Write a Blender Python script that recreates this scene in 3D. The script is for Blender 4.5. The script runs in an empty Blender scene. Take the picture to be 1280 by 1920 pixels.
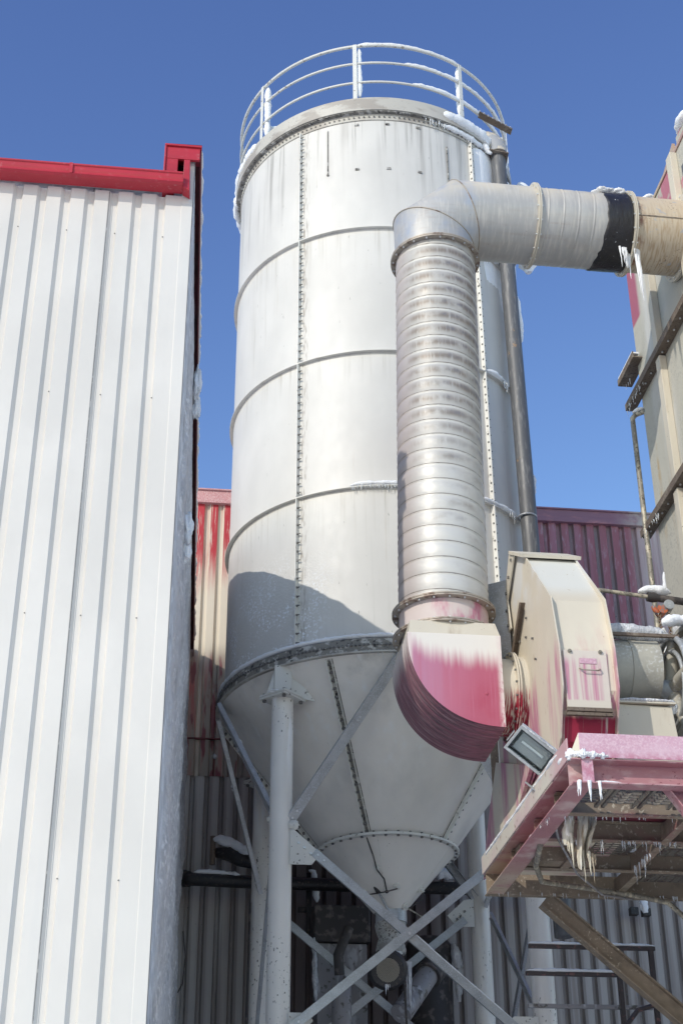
import bpy, bmesh, math, random
from mathutils import Vector, Matrix, noise
sc = bpy.context.scene
COL = sc.collection
R = math.radians
# ------------------------------------------------------------------ camera
F_PX, TILT, ROLL, YAW = 2770.0, 0.5115, 0.0065, 0.1227
EYE = Vector((0, 0, 1.6))
def _turn(d):
    c, s = math.cos(YAW), math.sin(YAW)
    return Vector((c*d[0]+s*d[1], -s*d[0]+c*d[1], d[2]))
def _dir(x, y):                       # x right, y down on the film, before roll
    c, s = math.cos(ROLL), math.sin(ROLL)
    x, y = c*x-s*y, s*x+c*y
    return x, y
def view_ray(u, v):
    x, y = _dir(u-640, v-960)
    return _turn((x, F_PX*math.cos(TILT)+y*math.sin(TILT), F_PX*math.sin(TILT)-y*math.cos(TILT)))/F_PX
cam_d = bpy.data.cameras.new('camera'); cam = bpy.data.objects.new('camera', cam_d); COL.objects.link(cam)
fw = view_ray(640, 960).normalized()
xr = (view_ray(1640, 960)-view_ray(640, 960)).normalized()
up = xr.cross(fw).normalized()
cam.matrix_world = Matrix(((xr.x, up.x, -fw.x, EYE.x), (xr.y, up.y, -fw.y, EYE.y), (xr.z, up.z, -fw.z, EYE.z), (0, 0, 0, 1)))
cam_d.sensor_fit = 'VERTICAL'; cam_d.sensor_height = 36; cam_d.lens = F_PX/1920*36
cam_d.clip_start = 0.1; cam_d.clip_end = 3000
sc.camera = cam
# ------------------------------------------------------------------ light
SUN = Vector((-.605, -.635, .472)).normalized()          # towards the sun
w = bpy.data.worlds.new('World'); sc.world = w; w.use_nodes = True
nt = w.node_tree; bg = nt.nodes['Background']
sky = nt.nodes.new('ShaderNodeTexSky'); sky.sky_type = 'NISHITA'; sky.sun_disc = False
sky.sun_elevation = math.asin(SUN.z); sky.sun_rotation = math.atan2(SUN.x, SUN.y)
sky.altitude = 300; sky.air_density = 1.0; sky.dust_density = 0.3; sky.ozone_density = 2.0
# deep winter sky: a little more contrast in red and green, more blue
ssep = nt.nodes.new('ShaderNodeSeparateColor'); scom = nt.nodes.new('ShaderNodeCombineColor'); nt.links.new(sky.outputs[0], ssep.inputs[0])
for i_, (k_, e_, mx_) in enumerate(((.92, 1.44, 9.0), (.80, 1.46, 8.0), (1.02, 1.16, 7.0))):
    pw = nt.nodes.new('ShaderNodeMath'); pw.operation = 'POWER'; nt.links.new(ssep.outputs[i_], pw.inputs[0]); pw.inputs[1].default_value = e_
    ml = nt.nodes.new('ShaderNodeMath'); ml.operation = 'MULTIPLY'; nt.links.new(pw.outputs[0], ml.inputs[0]); ml.inputs[1].default_value = k_
    mn = nt.nodes.new('ShaderNodeMath'); mn.operation = 'MINIMUM'; nt.links.new(ml.outputs[0], mn.inputs[0]); mn.inputs[1].default_value = mx_
    nt.links.new(mn.outputs[0], scom.inputs[i_])
nt.links.new(scom.outputs[0], bg.inputs[0]); bg.inputs[1].default_value = 0.15
sd = bpy.data.lights.new('sun', 'SUN'); sd.energy = 2.1; sd.angle = R(.5); sd.color = (1, .94, .84)
so = bpy.data.objects.new('sun', sd); COL.objects.link(so)
so.rotation_euler = (-SUN).to_track_quat('-Z', 'Y').to_euler(); so.location = (-20, -20, 30)
sc.view_settings.view_transform = 'Standard'; sc.view_settings.look = 'None'
sc.view_settings.exposure = 0.30; sc.view_settings.gamma = 1
# ------------------------------------------------------------------ survey helpers (points on real planes)
def py(u, v, Y): d = view_ray(u, v); return EYE+d*(Y/d.y)
def px(u, v, X): d = view_ray(u, v); return EYE+d*(X/d.x)
def pz(u, v, Z): d = view_ray(u, v); return EYE+d*((Z-1.6)/d.z)
# ------------------------------------------------------------------ materials
class B:
    def __init__(s, name):
        s.m = bpy.data.materials.new(name); s.m.use_nodes = True; s.t = s.m.node_tree
        s.p = s.t.nodes['Principled BSDF']
        g = s.t.nodes.new('ShaderNodeNewGeometry'); s.pos = g.outputs['Position']
        sp = s.t.nodes.new('ShaderNodeSeparateXYZ'); s.t.links.new(s.pos, sp.inputs[0]); s.xyz = sp.outputs
    def math(s, op, a, b=0.0, clamp=False):
        n = s.t.nodes.new('ShaderNodeMath'); n.operation = op; n.use_clamp = clamp
        for i, q in enumerate((a, b)):
            if isinstance(q, (int, float)): n.inputs[i].default_value = q
            else: s.t.links.new(q, n.inputs[i])
        return n.outputs[0]
    def rng(s, q, a, b):
        n = s.t.nodes.new('ShaderNodeMapRange'); n.clamp = True; n.interpolation_type = 'SMOOTHSTEP'
        lo, hi, flip = (a, b, False) if a < b else (b, a, True)
        s.t.links.new(q, n.inputs[0]); n.inputs[1].default_value = lo; n.inputs[2].default_value = hi
        n.inputs[3].default_value = 1.0 if flip else 0.0; n.inputs[4].default_value = 0.0 if flip else 1.0
        return n.outputs[0]
    def raw(s, sx, sy, sz, detail=4, seed=0., rough=.55):
        mp = s.t.nodes.new('ShaderNodeMapping'); s.t.links.new(s.pos, mp.inputs[0])
        mp.inputs['Scale'].default_value = (sx, sy, sz); mp.inputs['Location'].default_value = (seed*3.1, seed*1.7, seed*2.3)
        n = s.t.nodes.new('ShaderNodeTexNoise'); n.inputs['Scale'].default_value = 1; n.inputs['Detail'].default_value = detail
        n.inputs['Roughness'].default_value = rough
        s.t.links.new(mp.outputs[0], n.inputs['Vector']); return n.outputs['Fac']
    def n(s, sx, sy, sz, lo=.4, hi=.6, detail=4, seed=0.): return s.rng(s.raw(sx, sy, sz, detail, seed), lo, hi)
    def x(s, a, b): return s.rng(s.xyz[0], a, b)
    def y(s, a, b): return s.rng(s.xyz[1], a, b)
    def z(s, a, b): return s.rng(s.xyz[2], a, b)
    def zn(s, a, b, amp=.3, sx=8, sz=.6, seed=0.):   # height ramp with a ragged, streaky edge
        q = s.math('ADD', s.xyz[2], s.math('MULTIPLY', s.math('SUBTRACT', s.raw(sx, sx, sz, 5, seed), .5), amp*2))
        return s.rng(q, a, b)
    def mul(s, *a):
        r = a[0]
        for q in a[1:]: r = s.math('MULTIPLY', r, q)
        return r
    def mx(s, a, b): return s.math('MAXIMUM', a, b)
    def inv(s, a): return s.math('SUBTRACT', 1.0, a)
    def hel(s, a, m, c, x0=2.125, y0=10.5, z0=6.665):   # band along the helical corrugation of the riser
        at = s.t.nodes.new('ShaderNodeMath'); at.operation = 'ARCTAN2'
        s.t.links.new(s.math('SUBTRACT', s.xyz[1], y0), at.inputs[0]); s.t.links.new(s.math('SUBTRACT', s.xyz[0], x0), at.inputs[1])
        q = s.math('ADD', s.math('MULTIPLY', s.math('SUBTRACT', s.xyz[2], z0), 1/.1435), s.math('MULTIPLY', at.outputs[0], 1/6.28318))
        q = s.math('FRACT', s.math('ADD', q, 10.5)); q = s.math('FRACT', s.math('ADD', q, .5)) if a >= 0 else s.math('SUBTRACT', s.math('FRACT', s.math('ADD', q, 0.0)), .5)
        return s.math('MULTIPLY', s.rng(q, a, m), s.rng(q, c, m))
    def rec(s, pitch, start, x0, a, c):               # 1 inside the recesses of a ribbed sheet
        q = s.math('FRACT', s.math('MULTIPLY', s.math('SUBTRACT', s.xyz[0], x0+start), 1/pitch))
        return s.math('MULTIPLY', s.rng(q, a-.03, a+.03), s.rng(q, c+.03, c-.03))
    def up(s, a=.2, b=.7):
        g = s.t.nodes.new('ShaderNodeNewGeometry'); sp = s.t.nodes.new('ShaderNodeSeparateXYZ')
        s.t.links.new(g.outputs['Normal'], sp.inputs[0]); return s.rng(sp.outputs[2], a, b)
def mk(name, base, rough=.5, metal=0., layers=(), bump=None, coat=0., rvar=.12):
    b = B(name); p = b.p; c = None
    p.inputs['Roughness'].default_value = rough; p.inputs['Metallic'].default_value = metal
    p.inputs['Base Color'].default_value = (*base, 1)
    if coat: p.inputs['Coat Weight'].default_value = coat; p.inputs['Coat Roughness'].default_value = .25
    # broad, faint mottling so that no surface is one flat value
    v = b.raw(1.7, 1.7, 1.1, 6, 9.)
    def mix(fac, c1, c2, mode='MIX'):
        n = b.t.nodes.new('ShaderNodeMix'); n.data_type = 'RGBA'; n.blend_type = mode
        for q, i in ((fac, 0), (c1, 6), (c2, 7)):
            if isinstance(q, (int, float)): n.inputs[i].default_value = q
            elif isinstance(q, tuple): n.inputs[i].default_value = (*q, 1)
            else: b.t.links.new(q, n.inputs[i])
        return n.outputs[2]
    c = mix(b.rng(v, .3, .75), tuple(q*.93 for q in base), tuple(min(1, q*1.05) for q in base))
    rr = rough; mt = metal
    for L in layers:
        fac = L[1](b)
        c = mix(fac, c, L[0])
        if len(L) > 2: rr = b.math('ADD', b.math('MULTIPLY', b.inv(fac), rr), b.math('MULTIPLY', fac, L[2]))
        if len(L) > 3: mt = b.math('ADD', b.math('MULTIPLY', b.inv(fac), mt), b.math('MULTIPLY', fac, L[3]))
    b.t.links.new(c, p.inputs['Base Color'])
    rr = b.math('ADD', rr, b.math('MULTIPLY', b.math('SUBTRACT', b.raw(9, 9, 5, 4, 4.), .5), rvar*2), True)
    b.t.links.new(rr, p.inputs['Roughness'])
    if not isinstance(mt, (int, float)): b.t.links.new(mt, p.inputs['Metallic'])
    if bump:
        fn, strength, dist = bump
        n = b.t.nodes.new('ShaderNodeBump'); n.inputs['Strength'].default_value = strength; n.inputs['Distance'].default_value = dist
        b.t.links.new(fn(b), n.inputs['Height']); b.t.links.new(n.outputs[0], p.inputs['Normal'])
    return b.m
DIRT = (.16, .145, .125)
M = {}
# frost speckle on the lower left of the shell, rain streaks below the rim
M['silo'] = mk('silo_white_paint', (.64, .625, .59), .5, 0, [
    ((.34, .31, .27), lambda b: b.mul(b.x(1.262, 1.275), b.x(1.37, 1.285), b.y(14.6, 14.4), b.n(44, 44, 7, .46, .66, 5, 51))),
    ((.50, .45, .37), lambda b: b.mul(b.n(30, 30, .9, .60, .76, 5, 61), b.n(1.1, 1.1, .4, .52, .72, 3, 62))),
    (DIRT, lambda b: b.mul(b.n(11, 11, .35, .46, .78, 5, 1), b.z(13.2, 15.1), b.n(1.2, 1.2, .5, .30, .6, 2, 3))),
    ((.46, .44, .39), lambda b: b.mul(b.n(24, 24, .8, .50, .8, 5, 21), b.mx(b.mul(b.z(12.6, 13.18), b.z(13.21, 13.19)), b.mx(b.mul(b.z(10.9, 11.38), b.z(11.41, 11.39)), b.mul(b.z(8.9, 9.6), b.z(9.63, 9.61)))))),
    ((.50, .48, .43), lambda b: b.mul(b.n(16, 16, .5, .52, .8, 5, 31), b.mx(b.mul(b.z(12.4, 13.19), b.inv(b.z(13.19, 13.2))), b.n(1.4, 1.4, .4, .5, .8, 4, 33)))),
    ((.28, .27, .24), lambda b: b.mul(b.n(30, 30, .5, .56, .70, 4, 2), b.z(14.2, 15.05))),
    ((.55, .54, .50), lambda b: b.mul(b.n(18, 18, .4, .56, .80, 4, 6), b.inv(b.z(8, 9.6)))),
    ((.35, .34, .31), lambda b: b.n(45, 45, 8, .71, .76, 3, 5)),
    ((.85, .87, .9), lambda b: b.mul(b.n(38, 38, 38, .52, .6, 4, 7), b.z(9.2, 8.3), b.x(1.75, 1.2), b.n(2.5, 2.5, 2.5, .42, .55, 3, 8)), .9)],
    bump=(lambda b: b.math('ADD', b.mul(b.raw(40, 40, 40, 3, 7), b.z(9.3, 8.4), b.x(1.8, 1.2)), b.math('MULTIPLY', b.raw(1.3, 1.3, .9, 2, 15), 1.1)), .5, .012))
M['hopper'] = mk('hopper_paint', (.81, .77, .715), .42, 0, [
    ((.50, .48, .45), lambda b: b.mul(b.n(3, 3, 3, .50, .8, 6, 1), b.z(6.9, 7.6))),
    ((.60, .58, .55), lambda b: b.n(1.6, 1.6, .8, .45, .8, 5, 12)),
    ((.82, .81, .79), lambda b: b.mul(b.n(10, 10, .5, .5, .8, 4, 2), b.z(6.2, 7.2))),
    ((.3, .28, .26), lambda b: b.mul(b.n(60, 60, 60, .70, .76, 3, 4), b.n(3, 3, 3, .5, .6, 3, 6)))], coat=.15)
M['trim'] = mk('silo_trim_paint', (.50, .48, .43), .5, 0, [
    ((.36, .33, .29), lambda b: b.n(2.5, 2.5, 6, .48, .6, 5, 1)), ((.24, .21, .17), lambda b: b.mul(b.n(40, 40, 40, .60, .7, 3, 2), b.n(3, 3, 3, .5, .6, 3, 8)))])
M['ringpaint'] = mk('stiffener_ring_paint', (.66, .645, .60), .5, 0, [((.40, .38, .34), lambda b: b.n(5, 5, 5, .52, .8, 5, 1))])
M['seam'] = mk('seam_flange_paint', (.74, .73, .68), .5, 0, [((.3, .28, .24), lambda b: b.n(30, 30, 12, .6, .7, 4, 1))])
M['grimy'] = mk('grimy_dark_flange', (.22, .21, .19), .7, 0, [((.5, .49, .46), lambda b: b.n(12, 12, 12, .52, .62, 5, 1)), ((.04, .04, .04), lambda b: b.n(20, 20, 20, .56, .66, 5, 3))])
M['bolt'] = mk('bolt_steel', (.16, .155, .15), .5, .4, [((.45, .44, .42), lambda b: b.n(25, 25, 25, .6, .65, 2, 1))])
M['boltlight'] = mk('zinc_bolt', (.65, .66, .68), .35, .5)
M['rail'] = mk('rail_paint', (.66, .66, .62), .5, 0, [((.3, .27, .22), lambda b: b.n(20, 20, 20, .6, .68, 4, 1))])
M['snow'] = mk('snow', (.88, .90, .93), .85, 0, [], bump=(lambda b: b.raw(70, 70, 70, 6, 1), .55, .02))
M['snow'].node_tree.nodes['Principled BSDF'].inputs['Subsurface Weight'].default_value = .0
M['rime'] = mk('rime_frost', (.60, .61, .64), .8, 0, [((.42, .43, .46), lambda b: b.n(30, 5, 5, .44, .74, 7, 2)), ((.84, .85, .87), lambda b: b.mul(b.n(50, 10, 20, .46, .64, 7, 4), b.n(6, 1.6, 1.6, .35, .6, 4, 9)))], bump=(lambda b: b.raw(60, 30, 34, 7, 3), .8, .03))
def ice():
    b = B('ice'); p = b.p; p.inputs['Base Color'].default_value = (.9, .93, .95, 1); p.inputs['Roughness'].default_value = .18
    p.inputs['Transmission Weight'].default_value = .45; p.inputs['IOR'].default_value = 1.31
    return b.m
M['ice'] = ice()
M['yice'] = mk('stained_ice', (.62, .58, .48), .3, 0, [((.30, .24, .17), lambda b: b.n(30, 30, 3, .5, .62, 5, 1)), ((.82, .8, .74), lambda b: b.n(45, 45, 4, .55, .65, 4, 6))], bump=(lambda b: b.raw(40, 40, 4, 4, 3), .6, .02))
GALV = [((.35, .36, .375), lambda b: b.n(6, 6, 6, .40, .7, 6, 1)), ((.52, .55, .6), lambda b: b.n(90, 90, 90, .52, .66, 3, 3))]
M['galv'] = mk('galvanised_steel', (.46, .47, .485), .45, .45, GALV)
M['leg'] = mk('column_paint', (.80, .775, .735), .38, 0, [
    ((.05, .045, .04), lambda b: b.mul(b.n(44, 44, 24, .64, .66, 3, 1), b.n(1.6, 1.6, .8, .44, .54, 3, 5))),
    ((.55, .52, .47), lambda b: b.n(4, 4, .5, .5, .8, 5, 2)),
    ((.85, .86, .87), lambda b: b.mul(b.n(7, 7, 1, .5, .6, 4, 8), b.z(6.2, 7)))])
M['gusset'] = mk('gusset_paint', (.66, .65, .61), .5, 0, [(DIRT, lambda b: b.n(26, 26, 26, .64, .69, 3, 1))])
# spiral duct
M['spiral'] = mk('spiral_duct_zinc', (.48, .465, .44), .52, .15, [
    ((.23, .195, .165), lambda b: b.mul(b.hel(.10, .45, .90), b.n(6, 6, 5, .30, .58, 6, 1), b.n(45, 45, 5, .2, .55, 4, 16), b.z(7.0, 7.7)), .5),
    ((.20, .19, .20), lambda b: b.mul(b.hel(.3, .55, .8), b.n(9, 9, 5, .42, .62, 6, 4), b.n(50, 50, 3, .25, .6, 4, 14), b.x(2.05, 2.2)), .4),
    ((.62, .61, .58), lambda b: b.mul(b.hel(.75, .9, 1.0), b.n(3, 3, 5, .2, .5, 4, 9)), .55, .15),
    ((.60, .59, .56), lambda b: b.mul(b.zn(8.6, 7.5, .4, 3, 1, 2), b.n(3, 3, 5, .2, .6, 4, 9)), .5, .2),
    ((.52, .46, .43), lambda b: b.x(1.93, 1.80), .6, .2),  # left edge tinted pinkish: shading put into the colour
    ((.15, .13, .11), lambda b: b.hel(-.075, .0, .075))],
    bump=(lambda b: b.raw(12, 12, 30, 4, 2), .12, .02))
M['ductsmooth'] = mk('duct_sheet_zinc', (.45, .445, .43), .48, .22, [
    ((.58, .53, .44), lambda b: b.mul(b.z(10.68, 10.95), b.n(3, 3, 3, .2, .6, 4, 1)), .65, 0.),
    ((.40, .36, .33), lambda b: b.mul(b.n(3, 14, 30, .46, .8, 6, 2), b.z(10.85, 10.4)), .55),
    ((.56, .54, .50), lambda b: b.n(40, 5, 5, .45, .75, 5, 12), .5),
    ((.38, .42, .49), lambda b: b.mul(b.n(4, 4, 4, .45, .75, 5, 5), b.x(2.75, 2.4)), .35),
    ((.2, .19, .18), lambda b: b.n(60, 60, 60, .73, .77, 2, 4))])
M['ductrust'] = mk('rusty_cream_duct', (.60, .52, .40), .6, .1, [
    ((.44, .33, .22), lambda b: b.mul(b.n(60, 6, 8, .42, .66, 6, 1), b.z(11.0, 10.4)), .7),
    ((.20, .15, .12), lambda b: b.mul(b.n(60, 60, 60, .60, .66, 5, 2), b.n(5, 5, 5, .48, .58, 3, 7))),
    ((.42, .43, .45), lambda b: b.mul(b.n(14, 14, 18, .58, .66, 6, 3), b.n(3, 3, 3, .45, .6, 3, 5))),
    ((.22, .10, .07), lambda b: b.mul(b.x(4.12, 4.05), b.n(9, 9, 9, .4, .7, 5, 3)))])
M['black'] = mk('black_rubber_wrap', (.018, .017, .02), .42, 0, [((.5, .52, .55), lambda b: b.n(60, 60, 5, .70, .74, 3, 1))], bump=(lambda b: b.raw(22, 22, 5, 4, 1), .5, .02))
M['flange'] = mk('duct_flange_steel', (.42, .37, .31), .55, .25, [((.2, .14, .11), lambda b: b.n(12, 12, 12, .5, .65, 5, 1))])
CREAM = (.66, .60, .49)
M['collar'] = mk('frosted_pink_collar', (.64, .55, .52), .6, 0, [((.50, .16, .25), lambda b: b.mul(b.n(9, 9, 3, .42, .66, 6, 3), b.x(1.85, 2.05), b.x(2.5, 2.3))), ((.3, .2, .2), lambda b: b.n(40, 40, 1, .66, .74, 3, 1))])
M['box'] = mk('frosted_crimson_box', (.44, .11, .17), .5, 0, [
    ((.46, .20, .30), lambda b: b.mul(b.x(2.30, 1.80), b.n(12, 12, .5, .15, .6, 5, 3))),
    ((.40, .06, .11), lambda b: b.mul(b.x(2.05, 2.35), b.z(6.1, 5.75), b.n(1.5, 1.5, 1.5, .3, .6, 4, 12))),
    ((.50, .16, .24), lambda b: b.mul(b.n(90, 90, 1.2, .46, .8, 5, 9), b.n(3, 3, 3, .3, .7, 3, 2))),
    ((.74, .70, .64), lambda b: b.rng(b.math('SUBTRACT', b.math('ADD', b.xyz[2], b.math('ADD', b.math('MULTIPLY', b.math('SUBTRACT', b.raw(5, 5, .3, 4, 2), .5), .30), b.math('MULTIPLY', b.math('SUBTRACT', b.raw(60, 60, 1.0, 4, 5), .5), .11))), b.math('MULTIPLY', b.math('MAXIMUM', b.math('SUBTRACT', 2.08, b.xyz[0]), 0.0), .45)), 5.99, 6.18)),
    ((.70, .60, .57), lambda b: b.mx(b.mul(b.x(2.41, 2.458), b.n(40, 40, 22, .25, .55, 4, 2)), b.x(1.79, 1.755)))], bump=(lambda b: b.raw(30, 30, 5, 4, 2), .12, .008))
M['boxback'] = mk('grooved_maroon_skin', (.25, .11, .14), .55, 0, [
    ((.12, .07, .085), lambda b: b.n(1.5, 70, 1.5, .46, .60, 4, 1)),
    ((.36, .24, .25), lambda b: b.n(4, 90, 4, .53, .64, 4, 4)),
    ((.36, .15, .19), lambda b: b.mul(b.x(2.0, 2.4), b.n(9, 40, 9, .3, .7, 4, 3))),
    ((.58, .53, .50), lambda b: b.mul(b.zn(6.05, 6.28, .12, 8, .6, 2), b.n(2, 2, 2, .25, .5, 3, 2)))])
M['fan'] = mk('frosted_cream_housing', (.66, .60, .49), .55, 0, [
    ((.64, .64, .60), lambda b: b.mul(b.z(6.320, 6.556), b.n(2, 2, 2, .2, .5, 4, 3)), .7),
    ((.58, .38, .34), lambda b: b.mul(b.n(9, 9, 1.2, .46, .75, 6, 4), b.z(6.226, 5.754))),
    ((.52, .24, .32), lambda b: b.mul(b.n(26, 26, .9, .50, .60, 5, 1), b.zn(5.942, 5.754, .12, 9, .8, 3), b.x(2.681, 2.738))),
    ((.36, .02, .06), lambda b: b.mul(b.zn(5.414, 5.376, .02, 9, .6, 4), b.x(2.681, 2.709), b.n(46, .01, .05, .36, .42, 2, 2))),
    ((.36, .26, .16), lambda b: b.mul(b.n(40, 40, 12, .64, .72, 4, 6), b.n(4, 4, 4, .5, .6, 3, 8)))])
M['fanside'] = mk('frosted_cream_side_plate', (.66, .60, .49), .55, 0, [
    ((.50, .20, .29), lambda b: b.mul(b.n(1, 2.6, .3, .44, .56, 5, 4), b.n(1, 30, 3, .25, .6, 5, 9), b.zn(5.990, 5.754, .14, 9, .8, 3)))
    , ((.40, .30, .20), lambda b: b.mul(b.n(30, 30, 8, .60, .72, 4, 6), b.n(4, 4, 4, .5, .6, 3, 8))), ((.70, .69, .66), lambda b: b.mul(b.z(6.320, 6.792), b.n(3, 3, 3, .4, .6, 4, 8)))])
M['door'] = mk('streaked_pink_door', (.64, .57, .50), .55, 0, [
    ((.48, .17, .27), lambda b: b.mul(b.n(40, 40, .7, .38, .68, 6, 1), b.zn(5.829, 5.735, .05, 20, 2, 3), b.x(3.030, 2.926)))
    , ((.6, .54, .46), lambda b: b.zn(5.489, 5.470, .01, 20, 2, 3))])
M['inlet'] = mk('inlet_ring_paint', (.66, .60, .49), .5, 0, [((.33, .02, .045), lambda b: b.mul(b.zn(5.93, 5.82, .08, 60, .8, 1), b.n(90, 14, 1.0, .42, .52, 3, 2)))])
M['cream'] = mk('cream_paint', (.62, .57, .47), .55, 0, [((.42, .35, .26), lambda b: b.n(8, 8, 2, .55, .8, 5, 1)), ((.12, .1, .09), lambda b: b.n(50, 50, 50, .70, .75, 3, 2))])
M['creamgrey'] = mk('grey_cream_frosted_drum', (.46, .44, .37), .6, 0, [((.3, .29, .26), lambda b: b.n(3, 3, 3, .40, .7, 6, 1)), ((.60, .61, .60), lambda b: b.mul(b.n(50, 50, 50, .50, .66, 5, 3), b.n(4, 4, 4, .4, .7, 3, 6)))])
M['tower'] = mk('frosted_tower_panel', (.50, .48, .41), .65, 0, [
    ((.36, .35, .31), lambda b: b.mul(b.n(50, 50, 40, .50, .68, 6, 1), b.n(2, 2, 1, .4, .6, 4, 7))),
    ((.44, .34, .21), lambda b: b.mul(b.n(3, 5, .4, .58, .72, 5, 2), b.n(9, 9, 9, .3, .6, 3, 3))),
    ((.45, .16, .21), lambda b: b.mul(b.n(4, 4, 2, .48, .53, 5, 3), b.z(10.9, 11.1))),
    ((.38, .11, .17), lambda b: b.mul(b.y(11.72, 11.82), b.z(10.75, 10.8), b.z(11.6, 11.5))),
    ((.60, .59, .56), lambda b: b.n(2, 2, .6, .5, .75, 5, 5))], bump=(lambda b: b.raw(40, 40, 40, 4, 2), .25, .008))
M['bracket'] = mk('rusted_angle_iron', (.17, .13, .10), .7, .1, [((.30, .26, .21), lambda b: b.n(9, 9, 9, .5, .75, 5, 1)), ((.08, .06, .05), lambda b: b.n(50, 50, 50, .55, .65, 5, 2))])
M['pinkbeam'] = mk('frosted_pink_beam', (.42, .20, .22), .55, 0, [
    ((.60, .46, .44), lambda b: b.n(5, 5, 9, .46, .75, 6, 1)), ((.46, .37, .28), lambda b: b.mul(b.y(9.6, 10.7), b.n(6, 6, 6, .2, .55, 6, 2))),
    ((.20, .06, .07), lambda b: b.mul(b.n(60, 34, 60, .60, .67, 5, 3), b.n(4, 4, 4, .45, .6, 3, 7)))], bump=(lambda b: b.raw(30, 30, 30, 4, 1), .2, .008))
M['steelund'] = mk('stained_beam_paint', (.25, .20, .15), .65, 0, [
    ((.30, .10, .12), lambda b: b.mul(b.n(3, 2, 5, .42, .7, 6, 1), b.y(10.4, 9.0))), ((.15, .12, .09), lambda b: b.n(7, 7, 7, .45, .75, 6, 2)), ((.50, .45, .36), lambda b: b.mul(b.n(40, 40, 40, .56, .68, 5, 4), b.n(3, 3, 3, .4, .6, 3, 3)))])
M['kick'] = mk('frosted_pink_toe_plate', (.56, .33, .41), .7, 0, [((.64, .45, .51), lambda b: b.n(90, 90, 90, .42, .66, 5, 1)), ((.62, .44, .50), lambda b: b.n(3, 3, 3, .4, .7, 5, 6)), ((.46, .20, .27), lambda b: b.mul(b.z(4.72, 4.66), b.n(20, 20, 20, .35, .6, 5, 2)))], bump=(lambda b: b.raw(90, 90, 90, 4, 2), .4, .008))
M['toe'] = mk('frosted_side_toe_plate', (.60, .56, .49), .6, 0, [((.56, .44, .43), lambda b: b.n(2, 1.6, 2, .48, .64, 6, 1)), ((.52, .32, .34), lambda b: b.mul(b.y(8.9, 8.3), b.n(3, 2, 6, .35, .6, 5, 3))), ((.34, .26, .2), lambda b: b.n(20, 20, 20, .62, .7, 4, 2))])
M['grate'] = mk('walkway_grating', (.20, .18, .155), .6, .2, [((.14, .11, .1), lambda b: b.n(20, 20, 20, .5, .6, 5, 1))])
M['maroon'] = mk('maroon_panel', (.16, .025, .045), .5, 0, [((.1, .03, .05), lambda b: b.n(9, 9, 3, .5, .64, 5, 1))])
M['darkpipe'] = mk('dark_grey_pipe', (.12, .123, .13), .5, .1, [((.20, .20, .20), lambda b: b.n(40, 40, 6, .52, .66, 6, 1)), ((.3, .2, .12), lambda b: b.n(9, 9, 9, .68, .72, 4, 2)), ((.09, .09, .095), lambda b: b.n(3, 3, .8, .5, .75, 5, 5))])
M['oldpipe'] = mk('stained_bend_paint', (.55, .50, .42), .6, 0, [((.33, .34, .36), lambda b: b.n(7, 7, 7, .5, .56, 5, 1)), ((.35, .22, .13), lambda b: b.mul(b.n(12, 12, 12, .48, .6, 5, 4), b.z(15.3, 15.5)))])
M['blackpipe'] = mk('black_pipe', (.025, .024, .026), .45, .1, [((.09, .07, .06), lambda b: b.n(30, 30, 30, .58, .66, 5, 1))])
M['conduit'] = mk('rusty_conduit', (.27, .25, .21), .55, .2, [((.5, .45, .35), lambda b: b.n(20, 20, 10, .52, .6, 5, 1)), ((.12, .1, .08), lambda b: b.n(40, 40, 40, .6, .65, 3, 2))])
# buildings
M['whitewall'] = mk('white_cladding', (.67, .645, .605), .5, 0, [((.67, .665, .63), lambda b: b.mul(b.z(6, 3), b.n(.8, .8, .3, .3, .7, 3, 1))),
    ((.60, .60, .585), lambda b: b.mul(b.n(9, 9, .25, .50, .8, 5, 3), b.n(.7, .7, .5, .4, .7, 3, 5)))],
    bump=(lambda b: b.raw(1.2, 1.2, .5, 2, 1), .25, .02))
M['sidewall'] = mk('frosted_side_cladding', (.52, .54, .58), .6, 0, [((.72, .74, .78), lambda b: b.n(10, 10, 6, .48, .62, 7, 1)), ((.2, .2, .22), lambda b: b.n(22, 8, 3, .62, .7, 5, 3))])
M['red'] = mk('red_trim_paint', (.45, .022, .04), .48, 0, [((.36, .02, .035), lambda b: b.n(3, 3, 9, .42, .8, 5, 1)), ((.5, .16, .17), lambda b: b.mul(b.n(30, 30, 30, .55, .75, 5, 5), b.n(2, 2, 2, .4, .7, 3, 7)))], bump=(lambda b: b.raw(5, 5, 5, 3, 1), .15, .01))
M['darkred'] = mk('dark_red_cap', (.13, .012, .02), .5, 0, [((.05, .01, .012), lambda b: b.n(20, 3, 20, .5, .64, 5, 1))])  # darker copy of the red trim: the side cap's shade in the colour
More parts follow.
